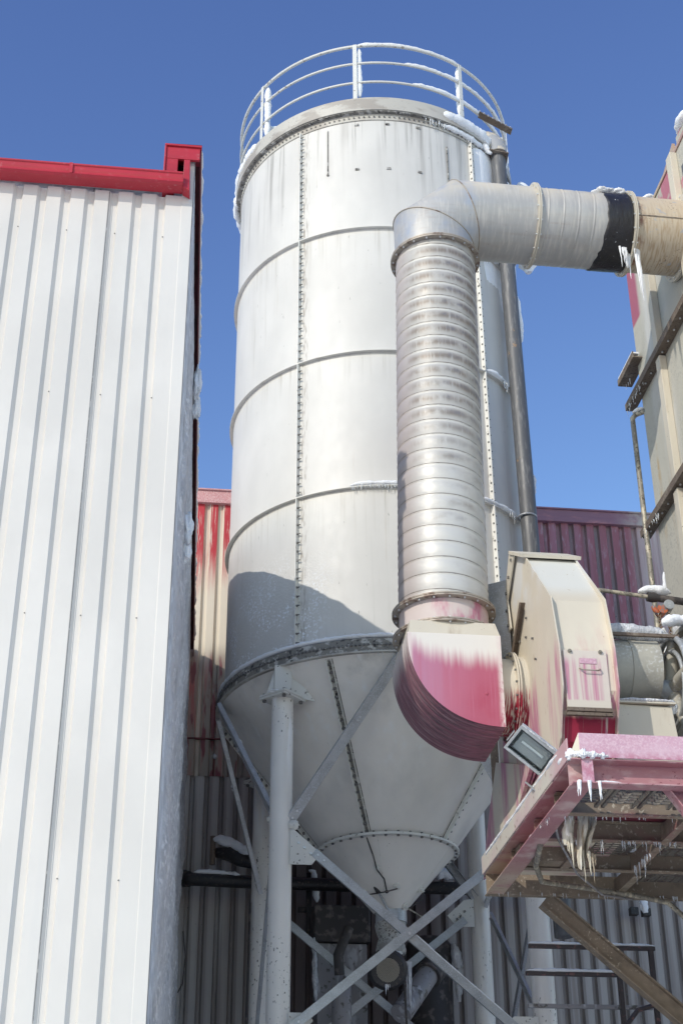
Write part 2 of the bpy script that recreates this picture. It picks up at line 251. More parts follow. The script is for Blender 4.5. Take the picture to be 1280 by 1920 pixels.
M['redwall'] = mk('frosted_red_cladding', (.48, .03, .045), .5, 0, [
    ((.32, .115, .14), lambda b: b.x(4.2, 4.8)),  # mauve right part: the silo's shadow toned into the paint
    ((.37, .16, .21), lambda b: b.mul(b.n(14, 14, .4, .40, .7, 5, 5), b.x(4.4, 5))),
    ((.66, .60, .50), lambda b: b.mul(b.rec(.1815, .045, -6.1815, .50, .96), b.x(2.2, 1.8), b.n(14, 14, .5, .25, .5, 4, 9))),
    ((.24, .185, .19), lambda b: b.mul(b.rec(.1815, .045, -6.1815, .52, .94), b.x(4.2, 4.6), b.n(9, 9, .8, .2, .6, 5, 41))),
    ((.42, .27, .31), lambda b: b.mul(b.n(22, 22, 6, .50, .75, 6, 44), b.x(4.2, 4.6))),
    ((.66, .60, .50), lambda b: b.mul(b.mx(b.zn(11.0, 10.2, .5, 24, 1.5, 1), b.mul(b.n(70, 70, 3, .55, .66, 5, 2), b.z(11.9, 11.3))), b.x(2.2, 1.8), b.z(8.9, 9.5))),
    ((.30, .26, .22), lambda b: b.mul(b.z(9.6, 9.2), b.x(2, 1.8), b.n(5, 5, .5, .34, .52, 4, 4))),
    ((.20, .05, .06), lambda b: b.mul(b.z(9.5, 9.2), b.x(2, 1.8), b.n(9, 9, 1.5, .52, .6, 5, 14))),
    ((.55, .46, .44), lambda b: b.mul(b.x(6.2, 6.5), b.n(14, 14, .6, .2, .6, 4, 7)))])  # lighter far right: sunlit strip beyond the shadow, put into the colour
M['parapet'] = mk('frosted_parapet_cap', (.55, .24, .25), .6, 0, [
    ((.68, .52, .52), lambda b: b.mul(b.n(90, 90, 60, .42, .66, 5, 1), b.x(3, 2))), ((.27, .14, .19), lambda b: b.mul(b.x(3, 4), b.n(4, 4, 8, .2, .5, 5, 2))), ((.50, .45, .41), lambda b: b.mul(b.x(6.0, 6.5), b.n(9, 9, 9, .2, .6, 5, 2)))])  # silo's shadow and the sunlit far end are in the cap colour
M['lowerwall'] = mk('lower_cladding_grime_and_shade', (.42, .39, .37), .6, 0, [
    ((.24, .195, .18), lambda b: b.mul(b.n(9, 9, .25, .42, .8, 5, 1))), ((.27, .24, .225), lambda b: b.rec(.1815, .02, -6.1815, .42, .98)),  # grime streaks, then rib recesses with part of their shade painted in
    ((.46, .45, .44), lambda b: b.mul(b.n(6, 6, .4, .5, .75, 5, 3), b.x(3, .5))), ((.13, .10, .095), lambda b: b.mul(b.x(1.1, 1.5), b.x(3.6, 3.2))),  # lighter streaks at left, darker band behind the silo
    ((.06, .05, .05), lambda b: b.n(60, 60, 14, .71, .75, 3, 6))])
M['darksteel'] = mk('dark_handrail_paint', (.07, .055, .055), .5, .1, [((.2, .1, .09), lambda b: b.n(20, 20, 20, .58, .66, 5, 1))])
M['motor'] = mk('motor_grey_blue', (.055, .06, .085), .5, .1, [((.02, .02, .022), lambda b: b.n(12, 12, 12, .5, .6, 5, 1))])
M['mesh'] = mk('fan_cover_grille', (.34, .31, .25), .5, .3)
M['valve'] = mk('pitted_valve_paint', (.46, .45, .42), .55, 0, [((.1, .09, .08), lambda b: b.n(50, 50, 50, .56, .62, 4, 1)), ((.3, .29, .27), lambda b: b.n(7, 7, 7, .5, .6, 5, 2))])
M['lampgrey'] = mk('lamp_aluminium', (.36, .38, .39), .5, .25, [((.50, .52, .54), lambda b: b.n(30, 30, 30, .45, .75, 5, 1))])
M['lampdark'] = mk('lamp_inner_steel', (.33, .335, .34), .35, .2)
M['reflector'] = mk('lamp_reflector', (.42, .43, .43), .35, .3)
M['orange'] = mk('orange_hoist_paint', (.50, .14, .06), .5, 0, [((.2, .2, .22), lambda b: b.n(30, 30, 30, .55, .6, 3, 1))])
M['chain'] = mk('rusty_chain', (.22, .15, .10), .6, .4, [((.6, .6, .6), lambda b: b.n(60, 60, 60, .6, .66, 3, 1))])
def clear_glass():
    b = B('lamp_glass'); b.p.inputs['Base Color'].default_value = (.85, .9, .9, 1); b.p.inputs['Roughness'].default_value = .02
    b.p.inputs['Transmission Weight'].default_value = 1.0; b.p.inputs['IOR'].default_value = 1.1
    return b.m
M['glass'] = clear_glass()
M['ground'] = mk('ground_snow', (.88, .86, .82), .9, 0, [((.5, .48, .46), lambda b: b.n(.6, .6, .6, .55, .75, 6, 1))], bump=(lambda b: b.raw(3, 3, 3, 6, 1), .5, .1))
M['dark'] = mk('dark_machinery', (.05, .045, .045), .6, .1, [((.14, .12, .11), lambda b: b.n(10, 10, 10, .52, .64, 5, 1))])
M['greyduct'] = mk('dusty_grey_duct', (.27, .26, .27), .55, .1, [((.45, .45, .47), lambda b: b.n(10, 10, 3, .55, .65, 5, 1)), ((.12, .11, .1), lambda b: b.n(14, 14, 14, .58, .66, 5, 2))])
# ------------------------------------------------------------------ mesh builder
class MB:
    def __init__(s): s.v = []; s.f = []; s.s = []; s.pc = []; s._d = 0; s._p = 0
    def begin(s): s._p += 1; s._d += 1
    def end(s): s._d -= 1
    def add(s, vs, fs, smooth=False):
        o = len(s.v); s.v += [Vector(q) for q in vs]
        for q in fs: s.f.append([o+i for i in q]); s.s.append(smooth); s.pc.append(s._p)
        return s
    def hexa(s, a):                    # 8 corners: bottom ring 0-3, top ring 4-7
        return s.add(a, [(0, 3, 2, 1), (4, 5, 6, 7), (0, 1, 5, 4), (1, 2, 6, 5), (2, 3, 7, 6), (3, 0, 4, 7)])
    def box(s, x0, x1, y0, y1, z0, z1):
        return s.hexa([(x0, y0, z0), (x1, y0, z0), (x1, y1, z0), (x0, y1, z0), (x0, y0, z1), (x1, y0, z1), (x1, y1, z1), (x0, y1, z1)])
    def prism(s, poly, ext, smooth=False):
        n = len(poly); e = Vector(ext); a = [Vector(q) for q in poly]
        s.add(a, [tuple(range(n))[::-1]]); s.add([q+e for q in a], [tuple(range(n))])
        s.add(a+[q+e for q in a], [(i, (i+1) % n, n+(i+1) % n, n+i) for i in range(n)], smooth); return s
    def ring_path(s, rings, closed=False, caps=True, smooth=True):
        n = len(rings[0]); m = len(rings); vs = [q for r in rings for q in r]; fs = []
        for j in range(m if closed else m-1):
            k = (j+1) % m
            for i in range(n): fs.append((j*n+i, j*n+(i+1) % n, k*n+(i+1) % n, k*n+i))
        s.add(vs, fs, smooth)
        if caps and not closed:
            s.add(rings[0], [tuple(range(n))[::-1]]); s.add(rings[-1], [tuple(range(n))])
        return s
    def tube(s, pts, r, seg=16, closed=False, caps=True, mitre=False):
        P = [Vector(q) for q in pts]; n = len(P); rs = r if isinstance(r, (list, tuple)) else [r]*n
        rings = []; ref = None
        for i in range(n):
            a = P[(i-1) % n] if (i > 0 or closed) else None; b = P[(i+1) % n] if (i < n-1 or closed) else None
            d1 = (P[i]-a).normalized() if a else None; d2 = (b-P[i]).normalized() if b else None
            t = (d1+d2).normalized() if (d1 and d2 and (d1+d2).length > 1e-6) else (d1 or d2)
            if ref is None: ref = t.orthogonal().normalized()
            u = (ref-t*ref.dot(t)).normalized(); ref = u; v = t.cross(u)
            ring = []
            for k in range(seg):
                an = 2*math.pi*k/seg; q = u*math.cos(an)+v*math.sin(an)
                if mitre and d1 and d2:
                    # section perpendicular to d1, projected along d1 onto the mitre plane
                    qq = q-d1*q.dot(d1); qq = qq.normalized(); q = qq-d1*(qq.dot(t)/d1.dot(t))
                ring.append(P[i]+q*rs[i])
            rings.append(ring)
        return s.ring_path(rings, closed, caps)
    def lathe(s, prof, cx, cy, seg=96, a0=0, a1=360, smooth=True, caps=False):
        full = abs(a1-a0) >= 359.9; m = seg if full else seg+1; vs = []; k = len(prof)
        for j in range(m):
            a = R(a0+(a1-a0)*j/seg)
            for r, z in prof: vs.append((cx+r*math.sin(a), cy-r*math.cos(a), z))
        fs = []
        for j in range(seg):
            jj = (j+1) % m
            for i in range(k-1): fs.append((j*k+i, jj*k+i, jj*k+i+1, j*k+i+1))
        s.add(vs, fs, smooth)
        if caps and not full: s.add(vs[:k], [tuple(range(k))]); s.add(vs[-k:], [tuple(range(k))[::-1]])
        return s
    def ringbox(s, r0, r1, z0, z1, cx, cy, seg=96, a0=0, a1=360):   # flat ring with crisp edges
        for pr in (((r0, z0), (r1, z0)), ((r1, z0), (r1, z1)), ((r1, z1), (r0, z1)), ((r0, z1), (r0, z0))): s.lathe(list(pr), cx, cy, seg, a0, a1)
        if abs(a1-a0) < 359:
            for a in (a0, a1):
                a = R(a); s.add([(cx+r*math.sin(a), cy-r*math.cos(a), z) for r, z in ((r0, z0), (r1, z0), (r1, z1), (r0, z1))], [(0, 1, 2, 3)])
        return s
    def beam(s, p, q, sec, upv=(0, 0, 1)):      # sweep a closed 2-D section (a along side, b along up)
        p, q = Vector(p), Vector(q); t = (q-p).normalized(); u = Vector(upv); side = t.cross(u).normalized(); u = side.cross(t)
        A = [p+side*a+u*b for a, b in sec]; return s.prism(A, q-p)
    def bolt(s, p, d, r=.012, h=.02, seg=6):
        d = Vector(d).normalized(); u = d.orthogonal().normalized(); v = d.cross(u); p = Vector(p)
        return s.prism([p+(u*math.cos(2*math.pi*k/seg)+v*math.sin(2*math.pi*k/seg))*r for k in range(seg)], d*h)
    def build(s, name, mat, parent=None, base=None, bevel=0., solid=0.):
        name = {'icicles': 'icicle'}.get(name, name)
        if name in SPLIT and parent is not None and len(set(s.pc)) > 1:
            o = None
            for p in sorted(set(s.pc)):
                q = MB(); idx = {}
                for f, sm, c in zip(s.f, s.s, s.pc):
                    if c != p: continue
                    for i in f:
                        if i not in idx: idx[i] = len(q.v); q.v.append(s.v[i])
                    q.f.append([idx[i] for i in f]); q.s.append(sm); q.pc.append(0)
                o = q.build(name, mat, parent, base, bevel)
            return o
        me = bpy.data.meshes.new(name); o = bpy.data.objects.new(name, me)
        b = Vector(parent['_b']) if parent is not None else Vector(base or (0, 0, 0))
        me.from_pydata([q-b for q in s.v], [], s.f); me.update()
        me.polygons.foreach_set('use_smooth', s.s)
        bm = bmesh.new(); bm.from_mesh(me); bmesh.ops.recalc_face_normals(bm, faces=bm.faces); bm.to_mesh(me); bm.free()
        me.materials.append(mat); COL.objects.link(o)
        if parent is not None:
            o.parent = parent['_o'] if '_o' in parent else parent
            if '_o' in parent: pass
        else: o.location = b
        if bevel:
            m = o.modifiers.new('bevel', 'BEVEL'); m.width = bevel; m.segments = 2; m.limit_method = 'ANGLE'; m.angle_limit = R(40); m.harden_normals = False
        return o
SPLIT = {'air_hose', 'bolt', 'screw', 'snow', 'icicle', 'snow_clump', 'stud', 'latch', 'aeration_pad', 'lifting_lug', 'wall_knob', 'weld_line', 'rail', 'ring_snow', 'rail_snow', 'lifting_hook', 'column_lug', 'stiffener_plate', 'cap_snow', 'spoke', 'head_plate', 'ice_crust', 'snow_drift'}
def _wrap(fn):
    def g(s, *a, **k):
        if s._d == 0: s._p += 1
        s._d += 1
        try: return fn(s, *a, **k)
        finally: s._d -= 1
    return g
for _n in ('add', 'hexa', 'box', 'prism', 'ring_path', 'tube', 'lathe', 'ringbox', 'beam', 'bolt'): setattr(MB, _n, _wrap(getattr(MB, _n)))
class T(dict):
    pass
def thing(name, label, cat, base, group=None):
    o = bpy.data.objects.new(name, None); COL.objects.link(o); o.location = base; o.empty_display_size = .2
    o['label'] = label; o['category'] = cat
    if group: o['group'] = group
    return T(_o=o, _b=tuple(base))
def sub(o, t): return T(_o=o, _b=t['_b'])       # a part as parent of its sub-parts (same origin)
def tag(o, label, cat, group=None):
    o['label'] = label; o['category'] = cat
    if group: o['group'] = group
    return o
def nz(p, s=1.): return noise.noise(Vector(p)*s)
def snow_line(mb, pts, r, seed=1, step=.03, flat=.7, lift=.3, jag=.45, seg=10):
    P = [Vector(q) for q in pts]; Q = []
    for a, b in zip(P[:-1], P[1:]):
        k = max(1, int((b-a).length/step))
        Q += [a.lerp(b, i/k) for i in range(k)]
    Q.append(P[-1]); n = len(Q); rings = []
    for i, q in enumerate(Q):
        t = (Q[min(i+1, n-1)]-Q[max(i-1, 0)]).normalized(); side = t.cross(Vector((0, 0, 1)))
        side = side.normalized() if side.length > .1 else Vector((1, 0, 0)); u = side.cross(t).normalized()
        e = min(1, (min(i, n-1-i)+.35)/(3.5)); e = math.sqrt(e)
        rad = r*e*(1+jag*nz((q.x, q.y, q.z+seed), 7)+jag*.6*nz((q.x+seed, q.y, q.z), 22))
        ring = []
        for k in range(seg):
            an = 2*math.pi*k/seg; d = side*math.cos(an)+u*math.sin(an)*flat
            p = q+d*rad+u*lift*r*e
            p += d*r*.3*nz((p.x*1.3, p.y+seed, p.z), 28); ring.append(p)
        rings.append(ring)
    return mb.ring_path(rings)
def lump(mb, c, rx, ry, rz, seed=0, amp=.3, fr=3.):
    bm = bmesh.new(); bmesh.ops.create_icosphere(bm, subdivisions=4, radius=1)
    c = Vector(c); vs = []
    for v in bm.verts:
        k = 1+amp*nz(v.co+Vector((seed, seed*.7, 0)), fr*.6)+amp*.5*nz(v.co*2+Vector((0, seed, 0)), fr)
        vs.append(c+Vector((v.co.x*rx, v.co.y*ry, v.co.z*rz))*k)
    mb.add(vs, [[q.index for q in f.verts] for f in bm.faces], True); bm.free(); return mb
def icicles(mb, p, q, n, l0, l1, r=.008, seed=0, jit=.01):
    rnd = random.Random(seed); p, q = Vector(p), Vector(q)
    for i in range(n):
        a = p.lerp(q, rnd.random()); L = l0+(l1-l0)*rnd.random()**2.2; rr = r*(.5+.7*rnd.random())
        a += Vector((rnd.uniform(-jit, jit), rnd.uniform(-jit, jit), 0))
        pts = [a+Vector((rnd.uniform(-.003, .003), rnd.uniform(-.003, .003), -L*k/5)) for k in range(6)]; pts[0].z += .01
        mb.tube(pts, [rr*(1-k/5.3)**.8*(1+rnd.uniform(-.15, .15)) for k in range(6)], 6)
    return mb
def channel(wd, dp, t):     # C section opening +b
    return [(-wd/2, 0), (wd/2, 0), (wd/2, dp), (wd/2-t, dp), (wd/2-t, t), (-wd/2+t, t), (-wd/2+t, dp), (-wd/2, dp)]
def ibeam(wd, ht, tf, tw):
    return [(-wd/2, -ht/2), (wd/2, -ht/2), (wd/2, -ht/2+tf), (tw/2, -ht/2+tf), (tw/2, ht/2-tf), (wd/2, ht/2-tf), (wd/2, ht/2), (-wd/2, ht/2), (-wd/2, ht/2-tf), (-tw/2, ht/2-tf), (-tw/2, -ht/2+tf), (-wd/2, -ht/2+tf)]
def angle(a, b, t): return [(0, 0), (a, 0), (a, t), (t, t), (t, b), (0, b)]
def sheet_wall(mb, a, b, z0, z1, pitch, flat, slope, rec, depth, out, start=0., slope2=None):
    """ribbed cladding from a to b (2-D points); out = outward 2-D normal; depth of the recess"""
    a, b, out = Vector(a), Vector(b), Vector(out); L = (b-a).length; d = (b-a)/L; s = start-pitch; prof = []
    seq = [(0, 0), (flat, 0), (flat+slope, -depth), (flat+slope+rec, -depth), (flat+2*slope+rec, 0)]
    if slope2: seq[4] = (flat+slope+rec+slope2, 0)
    gap = pitch-(flat+2*slope+rec)
    while s < L+pitch:
        for q, o in seq: prof.append((s+q, o))
        s += pitch
    prof = [q for q in prof if 0 <= q[0] <= L]
    prof = [(0, prof[0][1])]+prof+[(L, prof[-1][1])]
    for (s0, o0), (s1, o1) in zip(prof[:-1], prof[1:]):
        if s1-s0 < 1e-6: continue
        p0 = a+d*s0+out*o0; p1 = a+d*s1+out*o1
        mb.add([(p0.x, p0.y, z0), (p1.x, p1.y, z0), (p1.x, p1.y, z1), (p0.x, p0.y, z1)], [(0, 1, 2, 3)])
    return mb
def cyl_dir(mb, p, d, L, r, seg=32): p = Vector(p); return mb.tube([p, p+Vector(d).normalized()*L], r, seg)

# ================================================================== ground
g = MB().add([(-400, -400, 0), (400, -400, 0), (400, 400, 0), (-400, 400, 0)], [(0, 1, 2, 3)]).build('ground', M['ground']); g['kind'] = 'structure'

# ================================================================== back building
YB = 17.7
bb = thing('factory_building', 'red and grey corrugated factory wall behind the silo, frosted cream at left', 'building', (3, YB, 0))
MB().box(-6, 13, YB+.06, 30, 0, 11.74).build('core', M['lowerwall'], bb)
mb = MB(); sheet_wall(mb, (-6, YB), (13, YB), 8.235, 11.66, .1815, .085, .022, .04, .04, (0, -1), .045); mb.build('upper_cladding', M['redwall'], bb)
mb = MB(); sheet_wall(mb, (-6, YB), (13, YB), 7.742, 8.22, .1815, .085, .022, .04, .04, (0, -1), .045); mb.build('middle_cladding', M['redwall'], bb)
mb = MB(); sheet_wall(mb, (-6, YB+.012), (13, YB+.012), 0, 7.742, .1815, .075, .02, .03, .045, (0, -1), .02); mb.build('lower_cladding', M['lowerwall'], bb)
mb = MB().box(-6, 13, YB-.055, YB+.1, 11.62, 11.70); mb.box(-6, 13, YB-.04, YB+.1, 11.7, 11.83); mb.box(-6, 13, YB-.065, YB-.041, 11.815, 11.84)
mb.build('parapet', M['parapet'], bb, bevel=.006)
MB().box(-6, 13, YB-.018, YB+.02, 8.222, 8.236).build('flashing', M['darkred'], bb)
MB().box(-6, 13, YB+.1, 30, 11.75, 11.86).build('roof_snow', M['snow'], bb)
mb = MB()
for x, z in ((.56, 7.98), (5.74, 8.6)): lump(mb, (x, YB-.05, z), .03, .03, .03, x)
mb.build('wall_knob', M['galv'], bb)
mb = MB(); rnd = random.Random(4)
for i in range(26):
    x = .05+.1815*rnd.randint(0, 38); z = rnd.choice((9.0, 10.2, 5.2, 6.1)); mb.bolt((x+.085, YB-.0, z), (0, -1, 0), .009, .008)
mb.build('screw', M['bolt'], bb)

# ================================================================== white building, left
wb = thing('metal_clad_hall', 'white ribbed metal hall at the left with red gutter, frost down its shaded side', 'building', (-.05, 8.5, 0))
wo = wb['_o']
YF = 8.47
SA, SB = Vector((-.045, YF)), Vector((.2, 17.68)); sd2 = (SB-SA).normalized(); sn = Vector((sd2.y, -sd2.x))
mb = MB(); mb.hexa([(-6, YF+.06, 0), (-.09, YF+.06, 0), (.12, 17.66, 0), (-6, 17.66, 0), (-6, YF+.06, 9.12), (-.09, YF+.06, 9.12), (.12, 17.66, 9.12), (-6, 17.66, 9.12)])
mb.build('core', M['sidewall'], wb)
mb = MB(); sheet_wall(mb, (-4.5, YF), (-.128, YF), 0, 9.0, .172, .090, .025, .038, .028, (0, -1), .137, .010); front = mb.build('front_cladding', M['whitewall'], wb)
for lx_ in (-.655, -1.86): MB().box(lx_-.0015, lx_+.0015, YF-.0015, YF+.001, 0, 8.99).build('sheet_lap', M['bolt'], wb)
MB().box(-.129, -.048, YF-.003, YF+.02, 0, 9.34).build('corner_trim', M['whitewall'], wb, bevel=.003)
mb = MB()
for z in (2.6, 3.9, 5.55, 7.2, 8.6):
    for k in range(-9, 0): 
        if k % 2: mb.bolt((-.128+k*.172+.05, YF-.001, z), (0, -1, 0), .005, .004)
mb.build('screw', M['bolt'], sub(front, wb))
mb = MB(); sheet_wall(mb, SA, SB, 0, 9.4, .2, .06, .03, .05, .028, sn, .05); side = mb.build('side_cladding', M['sidewall'], wb)
# rime on the side wall: a lumpy layer standing a few centimetres off the sheets
mb = MB(); nu, nv = 150, 230; vs = []
for j in range(nv+1):
    z = 1.5+(9.32-1.5)*j/nv
    for i in range(nu+1):
        s = .85+8.1*(i/nu)**1.5; e = min(1, i/8.)*min(1, (nu-i)/4+.1)
        top = max(0., min(1., (z-7.6)/1.4)); th = (.030+.030*nz((s*1.1, z*1.3, 3), 1.5)+.016*nz((s*4, z*5, 8), 1.6)+.008*nz((s*9, z*14, 1), 1.5))*(1-.6*top)
        o = max(-.03, -.012+max(0, th)*e*1.15) if e > .05 else -.03
        p = SA+sd2*s+sn*o; vs.append((p.x, p.y, z))
mb.add(vs, [(j*(nu+1)+i, j*(nu+1)+i+1, (j+1)*(nu+1)+i+1, (j+1)*(nu+1)+i) for j in range(nv) for i in range(nu)], True)
mb.build('frost_layer', M['rime'], wb)
mb = MB()
for s, z, a, bz, seed in ((2.62, 9.13, .06, .17, 1), (2.7, 8.9, .05, .12, 5), (1.75, 7.15, .05, .13, 2), (1.8, 6.98, .04, .08, 7)):
    p = SA+sd2*s+sn*.05; lump(mb, (p.x, p.y, z), .035, a, bz, seed, .5, 2.4)
mb.build('snow_clump', M['snow'], wb)
# cap along the side wall
mb = MB()
def capbox(mb, s0, s1, o0, o1, z0, z1):
    c = [SA+sd2*s0+sn*o0, SA+sd2*s0+sn*o1, SA+sd2*s1+sn*o1, SA+sd2*s1+sn*o0]
    mb.hexa([(q.x, q.y, z0) for q in c]+[(q.x, q.y, z1) for q in c])
capbox(mb, -.05, 9.2, -.2, .045, 9.425, 9.47); capbox(mb, -.05, 9.2, .034, .045, 9.33, 9.424); capbox(mb, -.05, 9.2, -.2, -.188, 9.1, 9.424)
mb.build('side_cap', M['darkred'], wb, bevel=.003)
mb = MB(); snow_line(mb, [(SA+sd2*s+sn*.035).to_3d()+Vector((0, 0, 9.475)) for s in (.0, 9.1)], .022, 3, .05, .8, .2, .7); mb.build('cap_snow', M['snow'], wb)
# red parapet return above the gutter
mb = MB()
mb.box(-.262, -.012, 8.40, 8.425, 9.30, 9.415); mb.box(-.262, -.172, 8.401, 8.425, 9.02, 9.299)
mb.box(-.275, .0, 8.385, 8.60, 9.4155, 9.432); mb.box(-.276, -.2625, 8.388, 8.6, 9.02, 9.415)
mb.box(-.262, -.19, 8.426, 8.9, 9.02, 9.41)
mb.build('parapet_return', M['red'], wb, bevel=.003)
mb = MB(); mb.hexa([(-.126, 8.36, 9.0), (-.075, 8.36, 8.965), (-.068, YF-.008, 8.965), (-.126, YF-.008, 9.0), (-.126, 8.37, 9.27), (-.082, 8.37, 9.27), (-.082, YF-.008, 9.27), (-.126, YF-.008, 9.27)])
mb.build('return_box', M['red'], wb, bevel=.003)
# gutter
prof = [(YF-.01, 9.012), (8.345, 9.0), (8.322, 9.012), (8.328, 9.03), (8.322, 9.05), (8.322, 9.078), (8.312, 9.085), (8.312, 9.098), (8.335, 9.098), (8.34, 9.03), (8.36, 9.016), (YF-.01, 9.026)]
gx = MB().prism([(-4.5, y, z) for y, z in prof], (4.5-.128, 0, 0)).build('gutter', M['red'], wb, bevel=.002)
for gx_ in (-.95, -2.2): MB().box(gx_, gx_+.025, 8.3085, 8.3115, 9.005, 9.1).build('gutter_joint', M['red'], sub(gx, wb))
MB().prism([(-.128, y, z) for y, z in ((YF-.01, 9.014), (8.345, 9.002), (8.325, 9.014), (8.325, 9.08), (YF-.01, 9.08))], (.004, 0, 0)).build('gutter_end', M['red'], sub(gx, wb))
mb = MB(); snow_line(mb, [(-4.5, 8.43, 9.17), (-1.1, 8.43, 9.15), (-.7, 8.44, 9.09), (-.35, 8.45, 9.03)], .035, 5, .04, .8, 0, .25)
mb.hexa([(-4.5, 8.44, 9.1), (-.3, 8.44, 9.1), (-.3, 12, 9.1), (-4.5, 12, 9.1), (-4.5, 8.46, 9.17), (-.3, 8.46, 9.05), (-.3, 12, 9.1), (-4.5, 12, 9.3)])
mb.build('roof_snow', M['snow'], wb)

# ================================================================== silo
CX, CY, SR = 2.3695, 15.368, 1.8
def cp(az, r, z): a = R(az); return Vector((CX+r*math.sin(a), CY-r*math.cos(a), z))
silo = thing('storage_silo', 'tall white bolted steel silo with ring railing, standing on four round columns', 'silo', (CX, CY, 0))
shell = MB().lathe([(SR, 7.8), (SR, 9.62), (SR, 11.4), (SR, 13.2), (SR, 15.05)], CX, CY, 160).build('shell', M['silo'], silo)
mb = MB().lathe([(.05, 15.5), (SR, 15.1)], CX, CY, 96); mb.build('roof', M['trim'], silo)
for z in (13.2, 11.4, 9.62):
    MB().ringbox(SR-.002, SR+.047, z-.006, z+.006, CX, CY, 160).build('stiffener_ring', M['ringpaint'], silo)
# vertical bolted seams
SE = [-38.3+72*k for k in range(5)]
def rad(az): a = R(az); return Vector((math.sin(a), -math.cos(a), 0))
def tan_(az): a = R(az); return Vector((math.cos(a), math.sin(a), 0))
for az in SE:
    rd, tn = rad(az), tan_(az)
    for z0, z1 in ((7.84, 9.605), (9.635, 11.385), (11.415, 13.185), (13.215, 14.93)):
        mb = MB(); p = cp(az, SR-.003, z0)
        for q, w_, t_ in ((0, .062, .005),):
            mb.prism([p-tn*t_, p-tn*t_+rd*w_, p+tn*t_+rd*w_, p+tn*t_], (0, 0, z1-z0))
        mb.prism([p+tn*.006, p+tn*.028, p+tn*.028+rd*.007, p+tn*.006+rd*.007], (0, 0, z1-z0))
        fl = mb.build('seam_flange', M['seam'], silo)
        mb = MB(); z = z0+.05
        while z < z1-.02:
            q = cp(az, SR+.034, z); mb.bolt(q+tn*.004, tn, .013, .012); mb.bolt(q+tn*.012, tn, .0065, .03, 8); mb.bolt(q-tn*.004, -tn, .012, .008)
            z += .107
        mb.build('bolt_row', M['bolt'], sub(fl, silo))['kind'] = 'stuff'
# top rim
rim = MB().ringbox(SR-.01, SR+.075, 15.055, 15.068, CX, CY, 160); rim.ringbox(SR+.062, SR+.075, 15.068, 15.26, CX, CY, 160)
rim.ringbox(SR+.0, SR+.0615, 15.245, 15.26, CX, CY, 160)
rim = rim.build('top_rim', M['trim'], silo)
MB().ringbox(SR+.001, SR+.012, 14.94, 15.052, CX, CY, 160).build('rim_flange', M['trim'], silo)
MB().ringbox(SR+.013, SR+.061, 15.040, 15.053, CX, CY, 160).build('rim_gasket', M['grimy'], silo)
mb = MB()
for k in range(150):
    az = -150+k*2.0; mb.bolt(cp(az, SR+.012, 14.985), rad(az), .012, .012)
    if nz((az*.3, 0, 0), 1) > .15: mb.bolt(cp(az+1, SR+.036, 15.04), (0, 0, -1), .009, .014)
mb.build('bolt_row', M['bolt'], sub(rim, silo))['kind'] = 'stuff'
# guard rail
rail = MB()
for z, r_ in ((15.57, .0165), (15.905, .0165), (16.215, .021)):
    rail.tube([cp(k*3, SR+.03, z) for k in range(120)], r_, 8, closed=True)
rail.build('rail', M['rail'], silo)
gr = silo['_o']
for k in range(8):
    az = -15.2+45*k; q = cp(az, SR+.03, 0); rd, tn = rad(az), tan_(az)
    MB().prism([q+rd*.022-tn*.026+Vector((0, 0, 15.2)), q+rd*.022+tn*.026+Vector((0, 0, 15.2)), q+rd*.030+tn*.026+Vector((0, 0, 15.2)), q+rd*.030-tn*.026+Vector((0, 0, 15.2))], (0, 0, 1.02)).build('rail_post', M['rail'], silo)
# snow on railing and rim
mb = MB()
def arc(a0, a1, r, z, st=2.): n = max(2, int(abs(a1-a0)/st)); return [cp(a0+(a1-a0)*i/n, r, z) for i in range(n+1)]
snow_line(mb, arc(-14, 30, SR+.03, 16.24), .016, 1, .03, .9, .1, .5)
snow_line(mb, arc(5, 75, SR+.03, 15.925), .024, 2, .03, 1, .1, .35); snow_line(mb, arc(8, 75, SR+.03, 15.592), .026, 3, .03, 1, .1, .35)
snow_line(mb, arc(60, 100, SR+.03, 16.23), .02, 8, .03, 1, .1, .3)
for az, z0, z1, r_ in ((-13.6, 15.35, 16.2, .034), (-58.5, 15.3, 16.2, .04), (-104, 15.3, 16.2, .05), (30, 15.35, 16.2, .030), (75, 15.3, 16.1, .04)):
    snow_line(mb, [cp(az, SR+.0, z0), cp(az, SR+.0, z1)], r_, az, .03, 1, 0, .3)
snow_line(mb, arc(-62, -115, SR+.045, 15.24), .05, 4, .03, 1.2, .3, .4); snow_line(mb, arc(-92, -128, SR+.07, 15.12), .05, 14, .03, 2.2, 0, .4)
snow_line(mb, arc(20, 62, SR+.055, 15.17), .065, 5, .03, 1.3, .1, .3); snow_line(mb, arc(20, 42, SR+.03, 15.02), .035, 15, .03, 1.2, 0, .4)
snow_line(mb, arc(-45, -30, SR-.02, 15.28), .02, 6, .03, 1, 0, .5)
snow_line(mb, [cp(-62, SR-.0, 15.55), cp(-45, SR-.5, 15.52), cp(-30, SR-.75, 15.42)], .03, 7, .03, 1, 0, .3)
mb.build('rail_snow', M['snow'], silo)
mb = MB(); rnd = random.Random(8)
for k in range(46):
    az = 12+34*rnd.random(); q = cp(az, SR+.045, 15.02); icicles(mb, q, q, 1, .03, .13, .008, k)
mb.build('icicle_fringe', M['ice'], sub(rim, silo))['kind'] = 'stuff'
